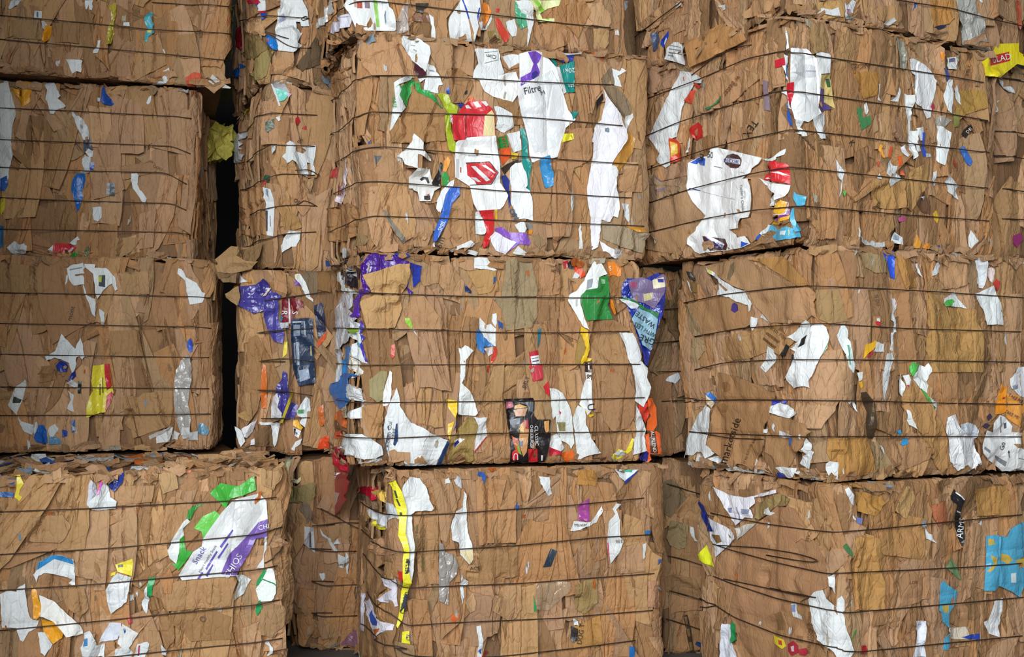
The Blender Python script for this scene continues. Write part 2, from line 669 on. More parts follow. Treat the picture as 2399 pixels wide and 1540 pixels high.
def drape(b, poly, crinkle, sd, rad=4, lift=0.0015):
    i0, i1, j0, j1 = b.cells(poly.min(0), poly.max(0))
    A = b.G[i0:i1, j0:j1]
    M = np.maximum(blur(dilate(A, rad), rad), A) + lift
    gs, gz = np.meshgrid(np.arange(i0, i1) * GRID - b.D, np.arange(j0, j1) * GRID - 0.05, indexing='ij')
    if crinkle:
        r1 = 1 - np.abs(noise(gs * 16 + gz * 5, gz * 6, sd))
        r2 = 1 - np.abs(noise(gs * 30, gz * 26, sd + 3))
        M = M + crinkle * (r1 ** 3 * 1.0 + r2 ** 3 * 0.5)
    ins = in_poly(np.stack([gs.ravel(), gz.ravel()], 1), poly).reshape(gs.shape)
    A[ins] = np.maximum(A[ins], M[ins])
    return lambda s, z: b.sample(M, i0, j0, s, z)


def text_points(s):
    cu = bpy.data.curves.new('lettering', 'FONT')
    cu.body = s
    cu.align_x, cu.align_y = 'CENTER', 'CENTER'
    cu.resolution_u = 2
    o = bpy.data.objects.new('lettering', cu)
    COL.objects.link(o)
    dg = bpy.context.evaluated_depsgraph_get()
    me = o.evaluated_get(dg).to_mesh()
    v = np.array([x.co[:2] for x in me.vertices])
    f = [tuple(p.vertices) for p in me.polygons]
    o.evaluated_get(dg).to_mesh_clear()
    bpy.data.objects.remove(o)
    bpy.data.curves.remove(cu)
    return v, f


def lettering(b, parent, txt, xy, hgt, ang, col, flat=None, sx=1.0, bold=False):
    v, f = text_points(txt)
    if not len(v):
        return
    a = math.radians(ang)
    v = v * [hgt / 0.7 * sx, hgt / 0.7]
    bm = bmesh.new()
    vs = [bm.verts.new((p[0], p[1], 0)) for p in v]
    for q in f:
        try:
            bm.faces.new([vs[i] for i in q])
        except ValueError:
            pass
    bmesh.ops.triangulate(bm, faces=bm.faces[:])
    for _ in range(3):
        long = [e for e in bm.edges if e.calc_length() > 5.0]
        if not long:
            break
        bmesh.ops.subdivide_edges(bm, edges=long, cuts=1)
        bmesh.ops.triangulate(bm, faces=bm.faces[:])
    bm.verts.index_update()
    v = np.array([p.co[:2] for p in bm.verts])
    f = [tuple(p.index for p in q.verts) for q in bm.faces]
    bm.free()
    x, y = v[:, 0] * math.cos(a) - v[:, 1] * math.sin(a), v[:, 0] * math.sin(a) + v[:, 1] * math.cos(a)
    px = np.stack([xy[0] + x, xy[1] - y], 1)
    sz = b.from_px(px, None, flat)
    G = dilate(b.G, 3)
    off = b.sample(G, 0, 0, sz[:, 0], sz[:, 1]) + 0.0025
    P, n = b.place(sz[:, 0], sz[:, 1], off, flat)
    me = make_mesh('lettering', b.world(P) - b.base, [t if True else t for t in f])
    return obj('lettering', me, ink(col), parent)


def wire(b, px, rad=0.0021, name='baling_wire', taut=True):
    px = np.array(px, float)
    d = np.concatenate([[0], np.cumsum(np.hypot(*np.diff(px, axis=0).T))])
    q = np.arange(0, d[-1], 5.0)
    px = np.stack([np.interp(q, d, px[:, 0]), np.interp(q, d, px[:, 1])], 1)
    k = np.ones(7) / 7
    if len(px) > 12:
        pad = np.pad(px, ((3, 3), (0, 0)), mode='edge')
        sm = np.stack([np.convolve(pad[:, i], k, 'valid') for i in (0, 1)], 1)
        sm[0], sm[-1] = px[0], px[-1]
        px = sm
    G2 = dilate(b.G, 2)
    off = 0.02
    for _i in range(3):
        sz = b.from_px(px, off)
        s, z = sz[:, 0], np.clip(sz[:, 1], 0.0, b.H)
        M = b.macro(s, z)
        T = b.sample(G2, 0, 0, s, z) + M + rad * 1.2
        for _ in range(80 if taut else 0):
            m = np.copy(T)
            m[1:-1] = 0.5 * (T[:-2] + T[2:])
            T = np.maximum(T, m)
        off = T - M
    P, n = b.place(s, z, off)
    P = b.world(P) - b.base
    tan = np.gradient(P, axis=0)
    tan /= np.maximum(np.linalg.norm(tan, axis=1, keepdims=True), 1e-9)
    e1 = n[:, :1] * b.ex + n[:, 1:2] * b.ey + n[:, 2:3] * np.array([0, 0, 1.0])
    e2 = np.cross(tan, e1)
    e2 /= np.maximum(np.linalg.norm(e2, axis=1, keepdims=True), 1e-9)
    e1 = np.cross(e2, tan)
    V, F = [], []
    K = 6
    for i in range(len(P)):
        for j in range(K):
            t = 2 * math.pi * j / K
            V.append(P[i] + rad * (math.cos(t) * e1[i] + math.sin(t) * e2[i]))
    for i in range(len(P) - 1):
        for j in range(K):
            F.append((i * K + j, i * K + (j + 1) % K, (i + 1) * K + (j + 1) % K, (i + 1) * K + j))
    F += [tuple(range(K))[::-1], tuple((len(P) - 1) * K + j for j in range(K))]
    obj(name, make_mesh(name, V, F, smooth=True), WIRE, b.root)


def body(b):
    W, D, H = b.W, b.D, b.H
    st = 0.03
    per = 2 * (W + D)
    ns, nz = int(per / st), int(H / st)
    V, F = [], []
    s = np.linspace(0, per, ns, endpoint=False)
    z = np.linspace(0, H, nz + 1)
    S, Z = np.meshgrid(s, z, indexing='ij')
    S, Z = S.ravel(), Z.ravel()
    # loop coordinate -> local box point
    x = np.where(S < W, S, np.where(S < W + D, W, np.where(S < 2 * W + D, 2 * W + D - S, 0)))
    y = np.where(S < W, 0, np.where(S < W + D, S - W, np.where(S < 2 * W + D, D, per - S)))
    girth = np.where(S <= W + D, S, S - per)
    girth = np.where((S > W + D) & (S < 2 * W + D), W + D, np.where(S >= 2 * W + D, S - per, S))
    r = RAD

    def shell(p, h):
        q = np.clip(p, [r, r, r], [W - r, D - r, H - r])
        d = p - q
        n = d / np.maximum(np.linalg.norm(d, axis=1, keepdims=True), 1e-9)
        return q + n * (r + h)[:, None]
    P = shell(np.stack([x, y, Z], 1), b.macro(girth, Z) - 0.010)
    V += list(P)
    for i in range(ns):
        for j in range(nz):
            a, c = i * (nz + 1) + j, ((i + 1) % ns) * (nz + 1) + j
            F.append((a, c, c + 1, a + 1))
    for top in (0, 1):
        k = len(V)
        nx, ny = int(W / 0.04), int(D / 0.04)
        X, Y = np.meshgrid(np.linspace(0, W, nx + 1), np.linspace(0, D, ny + 1), indexing='ij')
        X, Y = X.ravel(), Y.ravel()
        e = np.clip(np.minimum(np.minimum(X, W - X), np.minimum(Y, D - Y)) / 0.06, 0, 1)
        h = e * (0.012 * noise(X * 9, Y * 9, b.seed + 8) + 0.006 * noise(X * 25, Y * 25, b.seed)) * (1 if top else 0.3)
        h = np.clip(h - 0.008, -0.03, 0.002)
        V += list(shell(np.stack([X, Y, X * 0 + (H if top else 0)], 1), h))
        for i in range(nx):
            for j in range(ny):
                a = k + i * (ny + 1) + j
                q = (a, a + ny + 1, a + ny + 2, a + 1)
                F.append(q if top else q[::-1])
    V = b.world(np.array(V)) - b.base
    cols = lin('86664a')
    obj('compressed_cardboard', make_mesh('compressed_cardboard', V, F, cols, smooth=False), MAT['card'], b.root)


def fragments(b, n, top=0):
    """loose crumpled bits along the seams and faces: nobody could count them, one part."""
    r = b.rng
    V, F, C = [], [], []
    s0 = -(0.95 * b.D) if b.lvis else 0
    s1 = b.W + (0.95 * b.D if b.rvis else 0)
    odd = [lin(c) for c in ('d9dcdc', 'c9cccb', 'e2e4e2', '8a9aa8', 'c56a30', '3a5fa8', 'b9b09a')]
    for k in range(n + top):
        u = r.random()
        cs = r.uniform(s0, s1)
        seam = u < 0.72
        w, h = (r.uniform(0.03, 0.11), r.uniform(0.012, 0.035)) if seam else (r.uniform(0.006, 0.018), r.uniform(0.010, 0.04))
        cz = r.uniform(0.3, 1.0) * h if u < 0.36 else (b.H - r.uniform(0.3, 1.0) * h if seam else r.uniform(0, b.H))
        off = float(b.top(cs, cz)) + r.uniform(0.0, 0.004)
        P, nn = b.place(np.array([cs]), np.array([cz]), np.array([off]))
        up = np.array([0, 0, 1.0])
        tilt = 0.28 if seam else 0.12
        if k >= n:
            P = np.array([[r.uniform(0.0, b.W), r.uniform(0.0, 0.72), b.H + r.uniform(0.0, 0.008)]])
            nn = np.array([[0, -0.25, 1.0]])
            up = np.array([0, 1.0, 0])
            w, h, tilt = r.uniform(0.04, 0.16), r.uniform(0.02, 0.07), 0.2
        p = P[0]
        t2 = up + r.normal(0, tilt, 3)
        nn = nn[0] + r.normal(0, tilt, 3)
        t1 = np.cross(t2, nn)
        t1 /= np.linalg.norm(t1)
        nn /= np.linalg.norm(nn)
        t2 = np.cross(nn, t1)
        bend, bend2 = r.normal(0, 2.5), r.normal(0, 12)
        i0 = len(V)
        skew = r.normal(0, 0.35)
        wob = r.normal(0, 0.10, (5, 2))
        for i in range(5):
            for j in range(3):
                a, c = (i / 4 - 0.5) * w, (j / 2 - 0.5) * h * (1 + wob[i, 0] * 2) + skew * (i / 4 - 0.5) * h + wob[i, 1] * h
                q = p + t1 * a + t2 * c + nn * (bend * a * a + bend2 * c * c + r.normal(0, 0.0008))
                V.append(q)
        col = BROWNS[r.integers(len(BROWNS))] * r.uniform(0.8, 1.1) if r.random() > (0.06 if seam else 0.5) else odd[r.integers(len(odd))] * 0.9
        for i in range(4):
            for j in range(2):
                a = i0 + i * 3 + j
                F.append((a, a + 3, a + 4, a + 1))
                C.append(col)
    V = np.array(V)
    V[:, 2] = np.clip(V[:, 2], -0.004, b.H + (0.03 if top else 0.004))
    V = b.world(V) - b.base
    obj('cardboard_fragments', make_mesh('cardboard_fragments', V, F, np.array(C)), MAT['card'], b.root, kind='stuff')


REGIONS = """A1,0,0,3.85 A2,0,380,3.85 A3,0,760,3.85 A4,0,1140,3.85 B1,500,0,4.8125 B2,500,300,4.8125 B3,500,600,4.8125 B4,500,900,4.8125 C1,560,1140,3.85 D1,800,0,4.666 D2,1200,0,4.666 D3,820,300,4.666 D4,1250,300,4.666 D5,800,590,4.798 D6,800,850,4.798 D7,1250,590,4.798 E1,1250,850,4.798 E2,800,1100,3.5 E3,1200,1100,3.5 E4,1450,0,4.362 E5,1900,0,4.667 E6,1450,310,4.798 E7,1850,310,4.37 E8,1550,590,4.798 F1,1950,590,5.31 F2,1550,860,4.798 F3,1950,860,5.31 F4,1550,1120,3.666 F5,1950,1120,3.666"""
WIRES = """
L1 0,36 195,53 351,69 519,77 560,82
L1 0,92 86,100 247,114 390,127 506,139 545,143
L1 356,3 441,12 483,10 540,16
L2 0,253 166,260 312,268 416,273 450,278
L2 0,327 208,335 405,343 447,361
L2 0,392 208,401 390,405 441,434
L2 0,463 182,471 403,477 439,494
L2 0,537 221,541 416,545 441,551
L3 0,686 234,690 473,696 495,699
L3 0,758 234,762 475,767 495,770
L3 0,830 260,835 494,838
L3 0,907 260,909 494,911
L3 0,974 260,973 501,970
L4 0,1200 208,1192 364,1183 600,1171 651,1165
L4 0,1300 260,1285 416,1271 600,1253 661,1236
L4 0,1384 234,1369 416,1352 600,1336 655,1325
L4 0,1478 234,1456 416,1437 600,1418 660,1405
L4 120,1555 260,1540 442,1521 600,1506 668,1495
M1 756,64 803,21 830,4 871,2 993,15 1100,28 1207,41 1329,56 1431,65
M1b 560,50 600,40 625,36 724,43
M1b 600,72 625,76 679,110 706,114 730,112
M2 747,270 780,240 813,208 841,186 869,177 950,177 1079,182 1207,190 1299,194 1442,199
M2 749,339 791,310 825,280 862,262 971,265 1164,270 1299,280 1461,295
M2 745,401 790,380 832,354 861,346 906,344 1043,356 1184,364 1320,374 1379,378 1496,386
M2 756,468 800,445 841,427 880,425 1034,436 1184,448 1320,454 1389,459 1481,464
M2 764,552 820,523 869,506 1013,511 1163,516 1320,522 1387,525 1509,530
M2b 569,316 604,276 629,264 700,268 747,270
M2b 573,383 604,360 629,339 741,343
M2b 573,450 616,421 656,407 741,411
M2b 583,506 625,488 677,480 743,483
M2b 573,585 614,564 666,548 745,543
M3 764,684 812,683 880,687 946,690 1113,695 1300,698 1438,698 1460,697
M3 735,770 800,769 841,770 1008,774 1154,779 1300,780 1475,777
M3 760,850 843,856 1008,855 1300,854 1500,854
M3 750,931 800,939 842,944 1050,942 1238,940 1396,935 1513,932
M3 729,1004 760,1016 818,1025 904,1028 1029,1022 1142,1016 1300,1014 1396,1013 1535,1010
M3b 600,708 670,697 764,684
M3b 583,784 633,775 735,770
M3b 587,849 662,840 740,848
M3b 583,914 650,915 735,928
M3b 596,981 654,982 704,979 727,979
M4 820,1156 866,1192 905,1205 937,1209 1057,1204 1171,1196 1343,1184 1511,1167
M4 830,1225 872,1265 910,1288 943,1296 1043,1289 1200,1280 1400,1260 1529,1253
M4 851,1298 885,1343 921,1363 947,1379 1057,1374 1229,1367 1400,1354 1537,1344
M4 859,1387 882,1423 931,1449 949,1467 1057,1460 1314,1449 1366,1444 1534,1430
M4 851,1462 890,1501 960,1537 1080,1545 1200,1536 1343,1520 1491,1501
M4b 742,1187 780,1207 820,1230 850,1243
M4b 716,1234 763,1230 794,1224 848,1226
M4b 711,1283 768,1293 840,1292
M4b 716,1356 757,1374 843,1370
M4b 716,1430 747,1446 840,1443
R1 1487,87 1542,44 1599,2
R1 2101,0 2234,21 2303,40 2399,62 2440,70
R2 1482,244 1645,183 1748,138 1831,120 1870,123 1900,129 2050,152 2232,180 2307,194
R2 1494,327 1588,287 1702,250 1826,213 1858,213 1900,219 2000,234 2179,259 2315,283
R2 1510,400 1596,370 1658,349 1742,327 1825,310 1851,303 2000,319 2102,333 2320,358
R2 1523,475 1617,443 1752,409 1850,391 1880,394 2079,415 2318,442
R2 1519,545 1654,512 1763,493 1842,486 1884,483 2102,502 2318,518
R2c 2335,180 2399,192 2430,196
R2c 2335,305 2399,313 2430,316
R2c 2335,362 2399,372 2430,375
R2c 2335,440 2399,449 2430,452
R2c 2335,512 2399,515 2430,516
R3 1602,710 1696,690 1821,675 1892,670 1929,671 2050,676 2195,684 2399,698
R3 1627,789 1738,769 1863,761 1931,758 2119,770 2399,778
R3 1627,867 1696,850 1821,843 1930,843 2050,844 2214,846 2399,849
R3 1621,939 1738,937 1883,938 2029,940 2214,945 2399,948
R3 1602,1012 1738,1018 1883,1024 2036,1023 2214,1023 2399,1024
R3b 1525,728 1600,722 1640,718
R3b 1525,806 1594,798 1640,793
R3b 1525,872 1625,869 1645,868
R3b 1536,941 1619,938 1640,937
R4 1665,1202 1714,1214 1795,1228 1888,1241 1955,1248 2059,1240 2195,1226 2399,1206
R4 1670,1275 1714,1290 1823,1320 1937,1345 1958,1344 2114,1337 2277,1329 2399,1320
R4 1667,1349 1714,1368 1823,1404 1970,1436 1990,1436 2168,1421 2399,1400
R4 1673,1417 1719,1447 1823,1488 1986,1526 2005,1529 2195,1510 2399,1490
R4b 1551,1300 1600,1310 1660,1330
R4b 1554,1381 1600,1392 1660,1412
R4b 1546,1446 1600,1462 1660,1482
R4b 1548,1130 1600,1146 1640,1158
R4 1681,1278 1782,1284 1864,1297 1913,1311 1937,1333
R4 1695,1357 1785,1376 1858,1393 1932,1404
R2 1620,176 1691,132 1759,104
R3 1640,938 1615,932 1590,934 1583,941 1600,945 1622,940
R3 1600,1010 1640,1014 1700,1026 1790,1030
M2b 743,484 728,475 712,470 700,478 690,480
M2b 745,411 730,398 712,396 700,401 690,399
M1b 724,43 710,48 704,44 715,38 724,42
L4 620,1320 640,1310 655,1296 663,1278
R4 1675,1417 1655,1412 1640,1402 1632,1403
R4 1675,1420 1655,1424 1634,1422
"""
